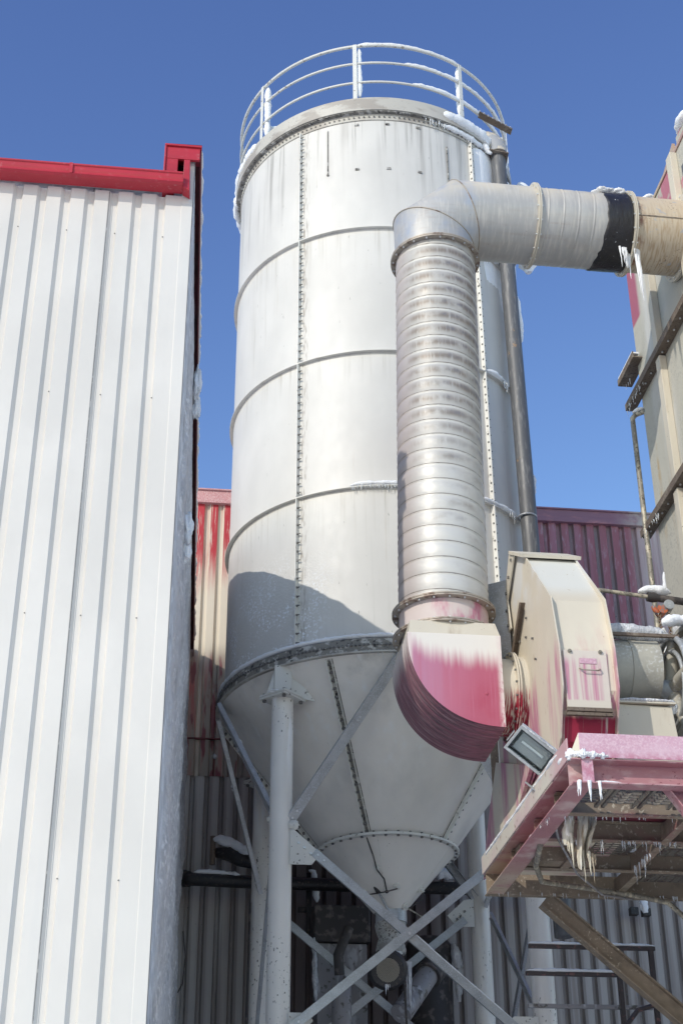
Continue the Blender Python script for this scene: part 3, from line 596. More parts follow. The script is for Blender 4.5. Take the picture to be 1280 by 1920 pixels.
# thick ice on the shell to the right of the seam
mb = MB(); nu, nv = 26, 60; vs = []
for j in range(nv+1):
    z = 14.95-2.6*j/nv
    for i in range(nu+1):
        az = 36+34*i/nu; th = .05*(1-j/nv)+.11*max(0, nz((az*.08, z*.25, 4), 1.0)+.25)*(1-.55*j/nv)
        e = min(1, i/3.)*min(1, (nu-i)/3.)*min(1, (nv-j)/6.); vs.append(cp(az, SR-.01+th*e, z))
mb.add(vs, [(j*(nu+1)+i, j*(nu+1)+i+1, (j+1)*(nu+1)+i+1, (j+1)*(nu+1)+i) for j in range(nv) for i in range(nu)], True)
for a0, z0, z1, r_ in ((72, 15.15, 14.35, .12), (73, 14.45, 13.7, .11)):
    snow_line(mb, [cp(a0, SR+.2, z0), cp(a0+1, SR+.2, z1)], r_, a0+z0, .04, 1, 0, .3)
mb.build('ice_crust', M['snow'], sub(shell, silo))
# snow on rings
mb = MB(); snow_line(mb, arc(-19, 2, SR+.035, 9.635), .03, 1, .02, .9, .5, .5); snow_line(mb, arc(34, 47, SR+.035, 11.42), .035, 2, .02, .9, .5, .4)
snow_line(mb, arc(28, 47, SR+.035, 9.64), .028, 3, .02, .9, .5, .4); snow_line(mb, arc(36, 47, SR+.04, 13.22), .03, 4, .02, 1, .2, .4)
snow_line(mb, arc(-100, -3, SR+.045, 7.835), .032, 6, .025, .8, .5, .25); snow_line(mb, arc(-3, 30, SR+.045, 7.83), .02, 9, .025, .8, .5, .5)
mb.build('ring_snow', M['snow'], silo)
mb = MB(); q0, q1 = cp(-16, SR+.05, 9.61), cp(0, SR+.05, 9.61)
for k in range(34):
    az = -18+18*(k/34); q = cp(az, SR+.05, 9.615); icicles(mb, q, q, 1, .02, .07, .005, k)
for k in range(5): q = cp(44+.6*k, SR+.06, 11.4); icicles(mb, q, q, 1, .08, .25, .012, 90+k); q = cp(42+.7*k, SR+.06, 9.62); icicles(mb, q, q, 1, .05, .14, .008, 50+k); q = cp(37+.8*k, SR+.06, 13.2); icicles(mb, q, q, 2, .05, .16, .01, 70+k)
for k in range(80):
    az = -38+50*((k*.618) % 1); q = cp(az, 1.87, 7.672); icicles(mb, q, q, 1, .02, .12 if az > -14 else .04, .006, k+200)
mb.build('icicle_fringe', M['ice'], silo)['kind'] = 'stuff'
# lift slots and drain bars
mb = MB()
for az in (-15, -2.8, 9.7):
    for z in (14.86, 14.13):
        p = cp(az, SR, z); tn = tan_(az); rd = rad(az); mb.prism([p-tn*.025-rd*.004, p+tn*.025-rd*.004, p+tn*.025+rd*.012, p-tn*.025+rd*.012], (0, 0, .028))
for az, za, zb in ((-26.8, 14.86, 14.13), (22.2, 14.7, 13.6)):
    mb.tube([cp(az, SR+.006, za), cp(az, SR+.006, zb)], .008, 6); lump(mb, cp(az, SR+.006, zb), .015, .015, .015)
mb.build('lifting_lug', M['grimy'], silo)
# hopper flange ring, cone, lower cone
FR = MB(); FR.ringbox(SR-.003, 1.868, 7.80, 7.815, CX, CY, 160); FR.ringbox(1.86, 1.875, 7.672, 7.799, CX, CY, 160); FR = FR.build('skirt_ring', M['grimy'], silo)
mb = MB()
for k in range(170):
    az = -120+k*1.35; mb.bolt(cp(az, 1.875, 7.742), rad(az), .012, .016)
mb.build('bolt_row', M['bolt'], sub(FR, silo))['kind'] = 'stuff'
mb = MB().ringbox(1.80, 1.888, 7.655, 7.671, CX, CY, 160); mb.build('skirt_lip', M['trim'], silo)
ZC0, RC0, ZC1, RC1 = 7.654, 1.85, 6.15, .70
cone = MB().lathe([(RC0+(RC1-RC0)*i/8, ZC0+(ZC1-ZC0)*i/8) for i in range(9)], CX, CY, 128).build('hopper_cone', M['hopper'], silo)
cd = (Vector((RC1-RC0, 0, ZC1-ZC0))).normalized()
for k in range(5):
    az = -27+72*k; rd, tn = rad(az), tan_(az)
    a = cp(az, RC0, ZC0); b_ = cp(az, RC1, ZC1); t = (b_-a).normalized(); nn = t.cross(tn).normalized()
    if nn.dot(rd) < 0: nn = -nn
    a = a+t*.02; b_ = b_-t*.02
    mb = MB().prism([a-tn*.006-nn*.004, a-tn*.006+nn*.05, a+tn*.006+nn*.05, a+tn*.006-nn*.004], b_-a)
    mb.prism([a+tn*.040-nn*.002, a+tn*.048-nn*.002, a+tn*.048+nn*.012, a+tn*.040+nn*.012], b_-a)
    sf = mb.build('cone_seam', M['seam'], silo)
    MB().prism([a-tn*.016-nn*.004, a-tn*.016+nn*.003, a+tn*.060+nn*.003, a+tn*.060-nn*.004], b_-a).build('seam_dark_strip', M['grimy'], sub(sf, silo))  # dark strip standing in for the dark gap along the bolts
    mb = MB(); L = (b_-a).length; i = 0
    while .05+i*.085 < L: q = a+t*(.05+i*.085); mb.bolt(q+nn*.028+tn*.006, tn, .014, .03); mb.bolt(q+nn*.006+tn*.03, nn, .011, .012); i += 1
    mb.build('bolt_row', M['bolt'], sub(sf, silo))['kind'] = 'stuff'
cf = MB().ringbox(.70, .762, 6.125, 6.135, CX, CY, 96); cf.ringbox(.70, .762, 6.1355, 6.148, CX, CY, 96); cf = cf.build('cone_flange', M['seam'], silo)
mb = MB()
for k in range(36): mb.bolt(cp(k*10, .732, 6.125), (0, 0, -1), .015, .016); mb.bolt(cp(k*10, .732, 6.148), (0, 0, 1), .013, .02)
mb.build('bolt_row', M['bolt'], sub(cf, silo))['kind'] = 'stuff'
ZL = 5.50
low = MB().lathe([(.705+(.155-.705)*i/6, 6.124+(ZL-6.124)*i/6) for i in range(7)], CX, CY, 96).build('lower_cone', M['hopper'], silo)
def lc(az, z): r = .705+(.155-.705)*(6.124-z)/(6.124-ZL); return cp(az, r, z)
mb = MB()
for az in (-17, 60, 120, -120): mb.tube([lc(az, 6.12), lc(az, ZL+.02)], .004, 6)
mb.build('weld_line', M['seam'], sub(low, silo))
mb = MB(); pads = []
for az, z in ((-22, 5.86), (6, 5.70), (62, 5.72), (-62, 5.68), (48, 5.55)):
    p = lc(az, z); n_ = (rad(az)*.75+Vector((0, 0, -.66))).normalized(); mb.tube([p-n_*.01, p+n_*.014], .042, 20); mb.tube([p, p+n_*.05], .017, 10); pads.append(p+n_*.05)
mb.build('aeration_pad', M['seam'], sub(low, silo))
mb = MB(); top = cp(-26, .73, 6.1)+Vector((0, -.02, 0))
mid = lc(-14, 5.66)+Vector((0, -.05, -.02))
mb.tube([top, lc(-25, 5.95)+Vector((0, -.03, 0)), pads[0], lc(-18, 5.75)+Vector((.01, -.05, 0)), mid], .0075, 8); mb.tube([mid, pads[1]], .0075, 8)
mb.tube([mid, lc(-50, 5.64)+Vector((-.02, -.03, 0)), pads[3]], .0075, 8); lump(mb, mid, .02, .02, .016, 3)
mb.tube([pads[2], pads[2].lerp(pads[4], .5)+Vector((.06, -.03, .0)), pads[4]], .007, 8)
mb.build('air_hose', M['dark'], sub(low, silo))
# columns with head plates
LEGS = [(1.115, 14.05), (3.62, 14.05), (1.115, 16.68), (3.62, 16.68)]
for i, (x, y) in enumerate(LEGS):
    col = MB().tube([(x, y, 0), (x, y, 7.30)], .112, 32).build('leg', M['leg'], silo)
    dia = [(x-.235, y), (x, y-.235), (x+.235, y), (x, y+.235)]
    h = MB()
    for z0_, z1_ in ((7.30, 7.320), (7.326, 7.345)): h.prism([(a, c, z0_) for a, c in dia], (0, 0, z1_-z0_))
    h.build('head_plate', M['gusset'], sub(col, silo), bevel=.004)
    h = MB()
    for a, c in ((-.185, 0), (.185, 0), (0, -.185), (0, .185)):
        h.begin(); h.bolt((x+a, y+c, 7.30), (0, 0, -1), .02, .025); h.bolt((x+a, y+c, 7.345), (0, 0, 1), .018, .02); h.end()
    h.build('bolt', M['bolt'], sub(col, silo))
    sx = 1 if x > CX else -1; sy = 1 if y > CY else -1
    h = MB(); h.box(x-.088, x+.088, y-.06, y+.06, 7.345, 7.668); h.build('head_stub', M['gusset'], sub(col, silo), bevel=.004)
    h = MB(); h.prism([(x-.17, y-.02, 7.346), (x-.09, y-.02, 7.62), (x-.09, y-.02, 7.346)], (0, .01, 0)); h.prism([(x+.33, y-.02, 7.30), (x+.09, y-.02, 7.66), (x+.09, y-.02, 7.346)], (0, .01, 0))
    h.build('stiffener_plate', M['gusset'], sub(col, silo))
    h = MB(); lump(h, (x-.05, y-.1, 7.35), .10, .06, .016, i, .3); h.build('snow', M['snow'], sub(col, silo))
# gussets
def gusset(pts, y, name='gusset_plate'):
    o = MB().prism([(a, y, b) for a, b in pts], (0, .012, 0)).build(name, M['gusset'], silo, bevel=.002); return o
g1 = gusset([(1.2, 5.93), (1.24, 5.93), (1.50, 5.70), (1.41, 5.59), (1.2, 5.59)], 13.95)
mb = MB()
for a, b_ in ((1.285, 5.80), (1.34, 5.755), (1.40, 5.70)): mb.bolt((a, 13.95, b_), (0, -1, 0), .014, .014)
mb.build('bolt', M['boltlight'], sub(g1, silo))
gusset([(1.2, 4.22), (1.38, 4.22), (1.43, 4.15), (1.3, 4.02), (1.2, 4.0)], 13.95)
gusset([(3.53, 4.22), (3.30, 4.22), (3.2, 4.12), (3.3, 4.0), (3.53, 4.0)], 13.95)
gusset([(3.53, 5.75), (3.3, 5.70), (3.28, 5.55), (3.53, 5.5)], 13.95)
g4 = gusset([(3.53, 6.0), (3.42, 5.98), (3.22, 5.80), (3.32, 5.68), (3.53, 5.68)], 16.57)
mb = MB()
for a, b_ in ((3.33, 5.76), (3.37, 5.80), (3.42, 5.85)): mb.bolt((a, 16.57, b_), (0, -1, 0), .014, .014)
mb.build('bolt', M['bolt'], sub(g4, silo))
gusset([(1.2, 5.78), (1.28, 5.76), (1.38, 5.68), (1.3, 5.6), (1.2, 5.6)], 16.57)
# cross braces (hat/channel sections)
CH = channel(.078, .03, .005)
def brace(p, q, upv, wd=.078, nb=((.03),), bolts=True, nm='brace'):
    o = MB().beam(p, q, channel(wd, .034, .005), upv).build(nm, M['galv'], silo)
    if bolts:
        p, q = Vector(p), Vector(q); t = (q-p).normalized(); u = Vector(upv); u = (u-t*u.dot(t)).normalized()
        mb = MB()
        for k in (.05, .13, (q-p).length-.05, (q-p).length-.13): mb.bolt(p+t*k-u*.0, -u, .011, .012)
        mb.build('bolt', M['boltlight'], sub(o, silo))
    return o
xa = brace((1.43, 13.945, 5.715), (3.38, 13.945, 4.06), (0, 1, 0), .085); xb = brace((3.40, 13.90, 5.80), (1.19, 13.90, 4.05), (0, 1, 0), .085)
mb = MB().bolt((2.33, 13.90, 4.945), (0, -1, 0), .016, .015); mb.build('bolt', M['boltlight'], sub(xb, silo))
mb = MB(); snow_line(mb, [(2.40, 13.93, 4.945), (2.62, 13.95, 4.755), (3.3, 13.95, 4.18)], .010, 2, .03, .6, .2, .4); mb.build('snow', M['snow'], sub(xa, silo))
brace((1.36, 16.565, 5.72), (3.4, 16.565, 4.08), (0, 1, 0), .085, bolts=False); brace((3.42, 16.53, 5.75), (1.3, 16.53, 4.1), (0, 1, 0), .085, bolts=False)
# side plane crosses
brace((1.03, 14.2, 5.75), (1.03, 16.5, 4.0), (1, 0, 0), bolts=False)
o = brace((3.72, 14.2, 4.05), (3.72, 16.5, 5.8), (-1, 0, 0), bolts=False); brace((3.76, 14.2, 5.8), (3.76, 16.5, 4.05), (-1, 0, 0), bolts=False)
mb = MB(); snow_line(mb, [(3.76, 14.3, 5.78), (3.76, 16.3, 4.25)], .018, 5, .03, .5, .6, .4); mb.build('snow', M['snow'], sub(o, silo))
# knee braces from the columns to the skirt ring
def knee(p, q, upv, nm='knee_brace', wd=.095):
    o = MB().beam(p, q, channel(wd, .045, .006), upv).build(nm, M['galv'], silo)
    p, q = Vector(p), Vector(q); t = (q-p).normalized(); u = Vector(upv); u = (u-t*u.dot(t)).normalized(); mb = MB()
    for k in (.04, .12, (q-p).length*.6, (q-p).length*.62+.0): mb.bolt(p+t*k, -u, .012, .012)
    mb.build('bolt', M['boltlight'], sub(o, silo)); return o
knee((1.20, 13.98, 6.02), (2.26, 13.50, 7.62), (-.35, 1, .1)); knee((3.53, 13.98, 6.02), (2.50, 13.50, 7.62), (.35, 1, .1))
knee((1.05, 14.16, 6.08), (.50, 15.12, 7.62), (1, .1, .5), wd=.10); knee((1.05, 14.10, 6.20), (.53, 15.0, 7.62), (-1, .1, -.5), wd=.06); knee((1.07, 16.5, 5.98), (.49, 15.38, 7.58), (1, -.2, .5), wd=.13)
knee((3.68, 16.55, 5.9), (4.22, 15.6, 7.6), (-1, 0, .3)); knee((3.69, 14.18, 6.02), (4.22, 15.15, 7.62), (-1, 0, .4))
knee((3.55, 16.6, 6.0), (2.6, 17.2, 7.6), (0, -1, .1)); knee((1.2, 16.6, 6.0), (2.1, 17.2, 7.6), (0, -1, .1))
mb = MB()
for p in ((1.235, 13.96, 5.98), (1.04, 14.12, 6.08)): lump(mb, p, .05, .03, .05, p[0], .2)
mb.build('column_lug', M['gusset'], silo)

# ================================================================== outlet valve and motor under the hopper
vx, vy = CX+.02, CY
valve = thing('rotary_valve', 'pale pitted butterfly valve with black lever hanging under the silo cone', 'valve', (vx, vy, 4.9))
MB().tube([(vx, vy, 5.52), (vx, vy, 5.40)], .165, 32).build('clamp_ring', M['galv'], valve)
MB().tube([(vx-.01, vy, z) for z in (5.398, 5.37, 5.30, 5.24, 5.20, 5.12, 5.08)], [.16, .165, .15, .125, .14, .16, .15], 32).build('valve_body', M['valve'], valve)
MB().tube([(vx-.02, vy, z) for z in (5.079, 4.98, 4.80)], [.13, .15, .12], 24).build('gear_case', M['dark'], valve)
mb = MB().tube([(vx-.03, vy-.17, 5.43), (vx-.03, vy-.22, 5.43)], .07, 24); mb.build('notch_plate', M['galv'], valve)
mb = MB().tube([(vx-.06, vy-.22, 5.47), (vx-.13, vy-.24, 5.60), (vx-.17, vy-.25, 5.66)], .013, 8); lv = mb.build('lever', M['galv'], valve)
MB().tube([(vx-.16, vy-.25, 5.645), (vx-.23, vy-.26, 5.76)], .024, 12).build('grip', M['blackpipe'], sub(lv, valve))
mb = MB().tube([pads[4], (CX+.32, CY-.2, 5.42), (CX+.22, CY-.22, 5.25)], .008, 8); mb.build('hose', M['conduit'], valve)
mt_ = thing('electric_motor', 'dark finned motor with round mesh fan cover below the silo valve', 'motor', (2.27, 14.7, 4.7))
mo, md = Vector((2.285, 15.25, 4.93)), Vector((-.05, -.86, -.25)).normalized()
body = MB().tube([mo, mo+md*.34], .14, 32).build('motor_body', M['motor'], mt_)
mb = MB(); u = md.orthogonal().normalized(); v_ = md.cross(u)
for k in range(34):
    a = 2*math.pi*k/34; d = u*math.cos(a)+v_*math.sin(a); tt = md.cross(d)*.003
    mb.prism([mo+md*.03+d*.12-tt, mo+md*.03+d*.175-tt, mo+md*.03+d*.175+tt, mo+md*.03+d*.12+tt], md*.30)
mb.build('fin', M['motor'], sub(body, mt_))
c0 = mo+md*.335
MB().tube([c0, c0+md*.08, c0+md*.12], [.20, .20, .165], 40).build('fan_cover', M['blackpipe'], mt_)
mb = MB(); mb.tube([c0+md*.119, c0+md*.124], .135, 36); gc = mb.build('cover_disc', M['blackpipe'], mt_)
mb = MB()
for i in range(-8, 9):
    for (a, b_) in ((u, v_), (v_, u)):
        h = math.sqrt(max(0, .115**2-(i*.0135)**2)); p = c0+md*.127+a*i*.0135
        mb.prism([p-b_*h-a*.0025, p-b_*h+a*.0025, p-b_*h+a*.0025+md*.003, p-b_*h-a*.0025+md*.003], b_*2*h)
mb.build('grille', M['mesh'], sub(gc, mt_))
mb = MB(); mb.box(2.15, 2.42, 14.95, 15.05, 4.70, 4.76); mb.build('motor_foot', M['dark'], mt_)
mb = MB(); lump(mb, c0+md*.06+Vector((.03, 0, .165)), .13, .05, .02, 2, .3); icicles(mb, (2.23, 14.85, 4.70), (2.30, 14.85, 4.72), 5, .06, .16, .012, 3); mb.build('snow_and_ice', M['snow'], mt_)
mb = MB(); icicles(mb, (2.47, 14.9, 4.9), (2.50, 14.92, 4.9), 3, .38, .5, .02, 5); mb.build('icicles', M['rime'], mt_)
# screw conveyor and grey trunking behind
cv = thing('screw_conveyor', 'grey inclined tube conveyor leading up to the right behind the valve', 'conveyor', (2.8, 16, 4.8))
MB().tube([(2.52, 15.7, 4.55), (2.90, 16.1, 5.05)], .115, 28).build('conveyor_tube', M['greyduct'], cv)
MB().tube([(2.88, 16.08, 5.02), (2.98, 16.2, 5.14)], .15, 28).build('end_cover', M['dark'], cv)
gb = thing('grey_cabinet', 'dim grey sheet cabinet with snow at its foot behind the silo', 'cabinet', (1.9, 17, 4))
MB().box(1.78, 2.35, 16.95, 17.4, 0, 5.55).build('cabinet_body', M['greyduct'], gb, bevel=.01)
MB().box(1.74, 2.39, 16.9, 17.42, 5.56, 5.98).build('cabinet_hood', M['dark'], gb, bevel=.02)
mb = MB(); snow_line(mb, [(1.74, 16.85, 4.25), (2.0, 16.8, 4.05), (2.35, 16.8, 4.3)], .12, 4, .03, 1, 0, .5); snow_line(mb, [(1.74, 16.9, 5.6), (1.76, 16.9, 4.9)], .03, 8, .03, 1, 0, .6); mb.build('snow_drift', M['rime'], gb)
dk = thing('cyclone_tube', 'dark tall tube with domed top standing behind the right of the valve', 'duct', (3.05, 16.9, 0))
MB().tube([(3.06, 16.95, 0), (3.06, 16.95, 5.55), (3.06, 16.95, 5.62)], [.26, .26, .2], 28).build('tube', M['dark'], dk)
mb = MB(); snow_line(mb, [(3.32, 16.8, 5.55), (3.38, 16.8, 5.25), (3.36, 16.8, 4.9)], .045, 3, .03, 1, 0, .5); mb.build('snow', M['rime'], dk)

# ================================================================== exhaust duct
DY, RX = 10.5, .363
duct = thing('exhaust_duct', 'big galvanised spiral air duct rising in front of the silo and turning right', 'duct', (2.14, DY, 6.3))
def rx(z): return 2.125+.018*(z-7.5)
ris = MB(); zz0, zz1 = 6.665, 10.20; n = 25; rings = []; seg = 64; turns = (zz1-zz0)/.1435
# wall with a helical lock seam: radius depends on height and angle
nz_ = 25*20; vs = []
for j in range(nz_+1):
    z = zz0+(zz1-zz0)*j/nz_
    for i in range(seg):
        a = 2*math.pi*i/seg; ph = ((z-zz0)/.1435+i/seg) % 1.0
        r = RX-.011+.010*math.sin(math.pi*ph)**.8+(.009 if .93 < ph < .99 else 0)
        vs.append((rx(z)+r*math.cos(a), DY+r*math.sin(a), z))
ris.add(vs, [(j*seg+i, j*seg+(i+1) % seg, (j+1)*seg+(i+1) % seg, (j+1)*seg+i) for j in range(nz_) for i in range(seg)], True)
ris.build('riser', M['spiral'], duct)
def duct_flange(c, d, r0, r1, th=.012, nb=20, mat='flange', gap=.004):
    d = Vector(d).normalized(); c = Vector(c); u = d.orthogonal().normalized(); v = d.cross(u); m_ = MB()
    for s in (-1, 1):
        o0 = c+d*(gap/2 if s > 0 else -gap/2-th)
        ri = [[o0+(u*math.cos(a)+v*math.sin(a))*r for a in [2*math.pi*k/64 for k in range(64)]] for r in (r0, r1)]
        ro = [[q+d*th for q in R_] for R_ in ri]
        for A, Bq in ((ri[0], ri[1]), (ri[1], ro[1]), (ro[1], ro[0])): m_.add(A+Bq, [(i, (i+1) % 64, 64+(i+1) % 64, 64+i) for i in range(64)], True)
    o = m_.build('flange', M[mat], duct); b = MB()
    for k in range(nb):
        a = 2*math.pi*(k+.3)/nb; q = c+(u*math.cos(a)+v*math.sin(a))*((r0+r1)/2+.006)
        b.begin(); b.bolt(q-d*(th+gap/2), -d, .009, .012); b.bolt(q+d*(th+gap/2), d, .009, .012); b.end()
    b.build('bolt', M['boltlight'], sub(o, duct)); return o
duct_flange((rx(10.21), DY, 10.215), (0, 0, 1), RX-.01, RX+.045)
duct_flange((rx(6.64), DY, 6.645), (0, 0, 1), RX-.01, RX+.05)
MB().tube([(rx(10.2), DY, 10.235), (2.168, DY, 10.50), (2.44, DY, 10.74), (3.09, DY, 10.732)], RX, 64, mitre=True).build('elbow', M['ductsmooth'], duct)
# raised mitre seams
mb = MB()
def mitre_ring(P, d1, d2):
    P = Vector(P); d1 = Vector(d1).normalized(); d2 = Vector(d2).normalized(); t = (d1+d2).normalized(); u = Vector((0, 1, 0)); v = d1.cross(u); pts = []
    for k in range(72):
        a = 2*math.pi*k/72; q = u*math.cos(a)+v*math.sin(a); q = q-d1*(q.dot(t)/d1.dot(t)); pts.append(P+q*(RX+.002))
    mb.tube(pts, .006, 6, closed=True)
e1, e2, e3 = Vector((rx(10.2), DY, 10.235)), Vector((2.168, DY, 10.50)), Vector((2.44, DY, 10.74)); e4 = Vector((3.09, DY, 10.732))
mitre_ring(e2, e2-e1, e3-e2); mitre_ring(e3, e3-e2, e4-e3)
mb.build('mitre_seam', M['flange'], duct)
duct_flange((3.10, DY, 10.732), (1, 0, -.012), RX-.01, RX+.04, mat='cream', nb=18)
hz = MB(); x0, x1 = 3.12, 3.80; vs = []; nx = 120
for j in range(nx+1):
    x = x0+(x1-x0)*j/nx
    for i in range(seg):
        a = 2*math.pi*i/seg; ph = ((x-x0)/.1435+i/seg) % 1.0; r = RX-.008+.006*math.sin(math.pi*ph)**.7+(.006 if ph < .06 or ph > .97 else 0)
        vs.append((x, DY+r*math.cos(a), 10.732-.012*(x-3.1)+r*math.sin(a)))
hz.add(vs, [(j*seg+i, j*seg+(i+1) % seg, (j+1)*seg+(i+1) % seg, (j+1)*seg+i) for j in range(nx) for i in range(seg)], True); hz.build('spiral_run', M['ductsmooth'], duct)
hb = MB(); nb_ = 24; rings = []
for j in range(nb_+1):
    x = 3.745+(3.99-3.745)*j/nb_; ring = []
    for i in range(seg):
        a = 2*math.pi*i/seg; ca = math.cos(a); x_ = x+(.07*max(0, -math.sin(a-.5))*(1-j/nb_)*-1)
        r = RX+.006+.006*nz((x*9, ca*3, math.sin(a)*3), 1.)+(.0 if 0 < j < nb_ else -.008); x_ += (1-j/nb_)*.03*nz((2, ca*4, math.sin(a)*4), 1.6); ring.append(Vector((x_, DY+r*ca, 10.722+r*math.sin(a))))
    rings.append(ring)
hb.ring_path(rings); blk = hb.build('rubber_sleeve', M['black'], duct)
duct_flange((4.005, DY, 10.72), (1, 0, 0), RX-.01, RX+.04, mat='cream', nb=18)
MB().tube([(4.02, DY, 10.72), (4.50, DY, 10.715)], RX-.006, 64).build('rusty_run', M['ductrust'], duct)
mb = MB().tube([(4.02, DY-.355, 10.66), (4.5, DY-.355, 10.655)], .006, 6); mb.build('lap_seam', M['flange'], duct)
duct_flange((4.515, DY, 10.715), (1, 0, 0), RX-.02, RX+.05, mat='cream', nb=18)
MB().tube([(4.53, DY, 10.715), (4.60, DY, 10.715)], RX-.006, 48).build('tower_stub', M['ductrust'], duct)
mb = MB(); lump(mb, (3.80, DY-.14, 10.722+.345), .12, .10, .035, 3, .35); lump(mb, (3.93, DY-.17, 10.722+.33), .09, .08, .035, 5, .35); mb.build('snow', M['snow'], duct)
mb = MB(); zb_ = 10.722-RX
icicles(mb, (3.93, DY-.16, zb_+.05), (3.98, DY-.10, zb_+.03), 9, .14, .34, .014, 11); icicles(mb, (3.86, DY-.18, zb_+.06), (3.93, DY-.18, zb_+.05), 7, .10, .26, .012, 4)
icicles(mb, (4.03, DY-.16, zb_+.04), (4.06, DY-.14, zb_+.04), 8, .32, .62, .016, 6, .012); icicles(mb, (4.0, DY-.2, zb_+.1), (4.02, DY-.2, zb_+.1), 3, .1, .2, .01, 9)
mb.build('icicles', M['snow'], sub(blk, duct))
# transition collar below the riser and the curved box elbow
MB().tube([(rx(6.5), DY, 6.63), (rx(6.5), DY, 6.44)], RX-.008, 64).build('collar', M['collar'], duct)
duct_flange((rx(6.4), DY, 6.43), (0, 0, 1), RX-.01, RX+.045, nb=20)
XB0, XB1, ZB1, ZB0, YB0, YB1 = 1.742, 2.462, 6.385, 5.561, 10.10, 10.86
ZS = 6.30
cur = []
nC = 28
for i in range(nC+1):
    t = i/nC; a = math.pi/2*t      # superellipse quarter from (XB0, ZS-.06) to (XB1, ZB0)
    cur.append((XB1-(XB1-XB0)*math.cos(a)**.93, (ZS-.02)-(ZS-.02-ZB0)*math.sin(a)**.93))
face = [(XB1, ZS), (XB0, ZS)]+cur
ff = MB(); ff.prism([(x, YB0, z) for x, z in face], (0, .004, 0)); ff.build('box_front', M['box'], duct, bevel=.003)
ff = MB(); ff.prism([(x, YB1-.004, z) for x, z in face], (0, .004, 0)); ff.build('box_rear', M['boxback'], duct)
ff = MB(); cc = [(XB0, ZS)]+cur; m_ = len(cc)
vs = []; ny = 60; rnd = random.Random(2); off = [0]*(ny+1)
for j in range(1, ny): off[j] = rnd.choice((-.004, -.001, .0, .002))
for j in range(ny+1):
    y = YB0+.005+(YB1-YB0-.01)*j/ny
    for k, (x, z) in enumerate(cc):
        dx, dz = x-XB1, z-ZS; L = math.hypot(dx, dz) or 1; vs.append((x+dx/L*off[j], y, z+dz/L*off[j]))
ff.add(vs, [(j*m_+k, j*m_+k+1, (j+1)*m_+k+1, (j+1)*m_+k) for j in range(ny) for k in range(m_-1)], False)
ff.build('curved_skin', M['boxback'], duct)
MB().hexa([(XB0+.01, YB0+.005, ZS-.003), (XB1-.001, YB0+.005, ZS-.003), (XB1-.001, YB1-.005, ZS-.003), (XB0+.01, YB1-.005, ZS-.003), (XB0+.03, YB0+.03, ZS+.115), (XB1-.03, YB0+.03, ZS+.115), (XB1-.03, YB1-.03, ZS+.115), (XB0+.03, YB1-.03, ZS+.115)]).build('box_top', M['cream'], duct)
MB().box(XB1-.006, XB1-.0005, YB0+.005, YB1-.005, ZB0+.003, ZS-.004).build('box_side', M['cream'], duct)
lump(MB(), (0, 0, 0), 1, 1, 1)
mb = MB(); lump(mb, (2.33, YB0, 5.82), .012, .006, .012, 2); mb.build('dent', M['box'], duct)

# ================================================================== fan housing
FL, FRX = 2.85, 3.265
fan = thing('centrifugal_fan', 'cream frosted fan housing with pink hatch door, right of the curved box elbow', 'fan', (3.1, 10.6, 4.6))
OUT = [(10.635, 7.262), (10.017, 6.585), (9.905, 6.132), (9.895, 5.80), (10.06, 5.45), (10.45, 5.15), (10.95, 5.05), (11.5, 5.2), (11.9, 5.6), (11.96, 6.3), (11.55, 6.95), (10.975, 7.479)]
sp = MB(); grow = [(y+(-.06 if y < 10.3 else -.03 if y < 10.8 else .02), z) for y, z in OUT]
sp.prism([(FL-.010, y, z) for y, z in grow], (.010, 0, 0)); sp.build('side_plate', M['fanside'], fan, bevel=.002)
sp = MB(); sp.prism([(FRX, y, z) for y, z in grow], (.010, 0, 0)); sp.build('side_plate', M['fanside'], fan, bevel=.002)
wr = MB(); n = len(OUT)
for i in range(n): 
    (y0, z0), (y1, z1) = OUT[i], OUT[(i+1) % n]; wr.add([(FL, y0, z0), (FRX, y0, z0), (FRX, y1, z1), (FL, y1, z1)], [(0, 1, 2, 3)])
wr.build('scroll_wrap', M['fan'], fan)
fo = MB(); a_ = Vector((0, 10.61, 7.265)); c_ = Vector((0, 10.975, 7.479)); dn = (c_-a_).normalized(); un = Vector((0, -dn.z, dn.y))
fo.prism([(FL-.06, *(a_-dn*.03-un*.00).yz), (FRX+.04, *(a_-dn*.03).yz), (FRX+.04, *(a_-dn*.03+un*.03).yz), (FL-.06, *(a_-dn*.03+un*.03).yz)], dn*.45); fo.build('outlet_flange', M['cream'], fan, bevel=.003)
fo = MB(); q = [(FL-.045, y, z) for y, z in ((10.85, 7.40), (11.02, 7.50), (11.30, 7.16), (11.24, 6.85), (11.12, 6.85), (11.18, 7.14))]; fo.prism(q, (.012, 0, 0)); ofl = fo.build('side_flange', M['cream'], fan)
mb = MB()
for y, z in ((10.93, 7.4), (11.06, 7.30), (11.17, 7.2), (11.2, 7.05), (11.18, 6.9)): mb.bolt((FL-.045, y, z), (-1, 0, 0), .014, .014)
mb.build('bolt', M['bolt'], sub(ofl, fan))
MB().hexa([(2.60, 11.35, 6.55), (2.82, 11.2, 6.55), (2.82, 12.0, 6.55), (2.60, 12.0, 6.55), (2.62, 11.35, 7.35), (2.82, 11.2, 7.35), (2.82, 12.0, 7.35), (2.62, 12.0, 7.35)]).build('rear_casing', M['galv'], fan)
# stiffening angle on the side plate, small studs
MB().beam((FL-.06, 10.72, 6.90), (FL-.06, 11.32, 6.45), angle(.05, .05, .006), (1, 0, 0)).build('angle_brace', M['bracket'], fan)
mb = MB()
for y, z in ((10.95, 6.65), (10.75, 6.60), (10.7, 6.75), (10.55, 6.5), (10.5, 6.3)): mb.bolt((FL-.010, y, z), (-1, 0, 0), .01, .016)
mb.build('stud', M['bolt'], fan)
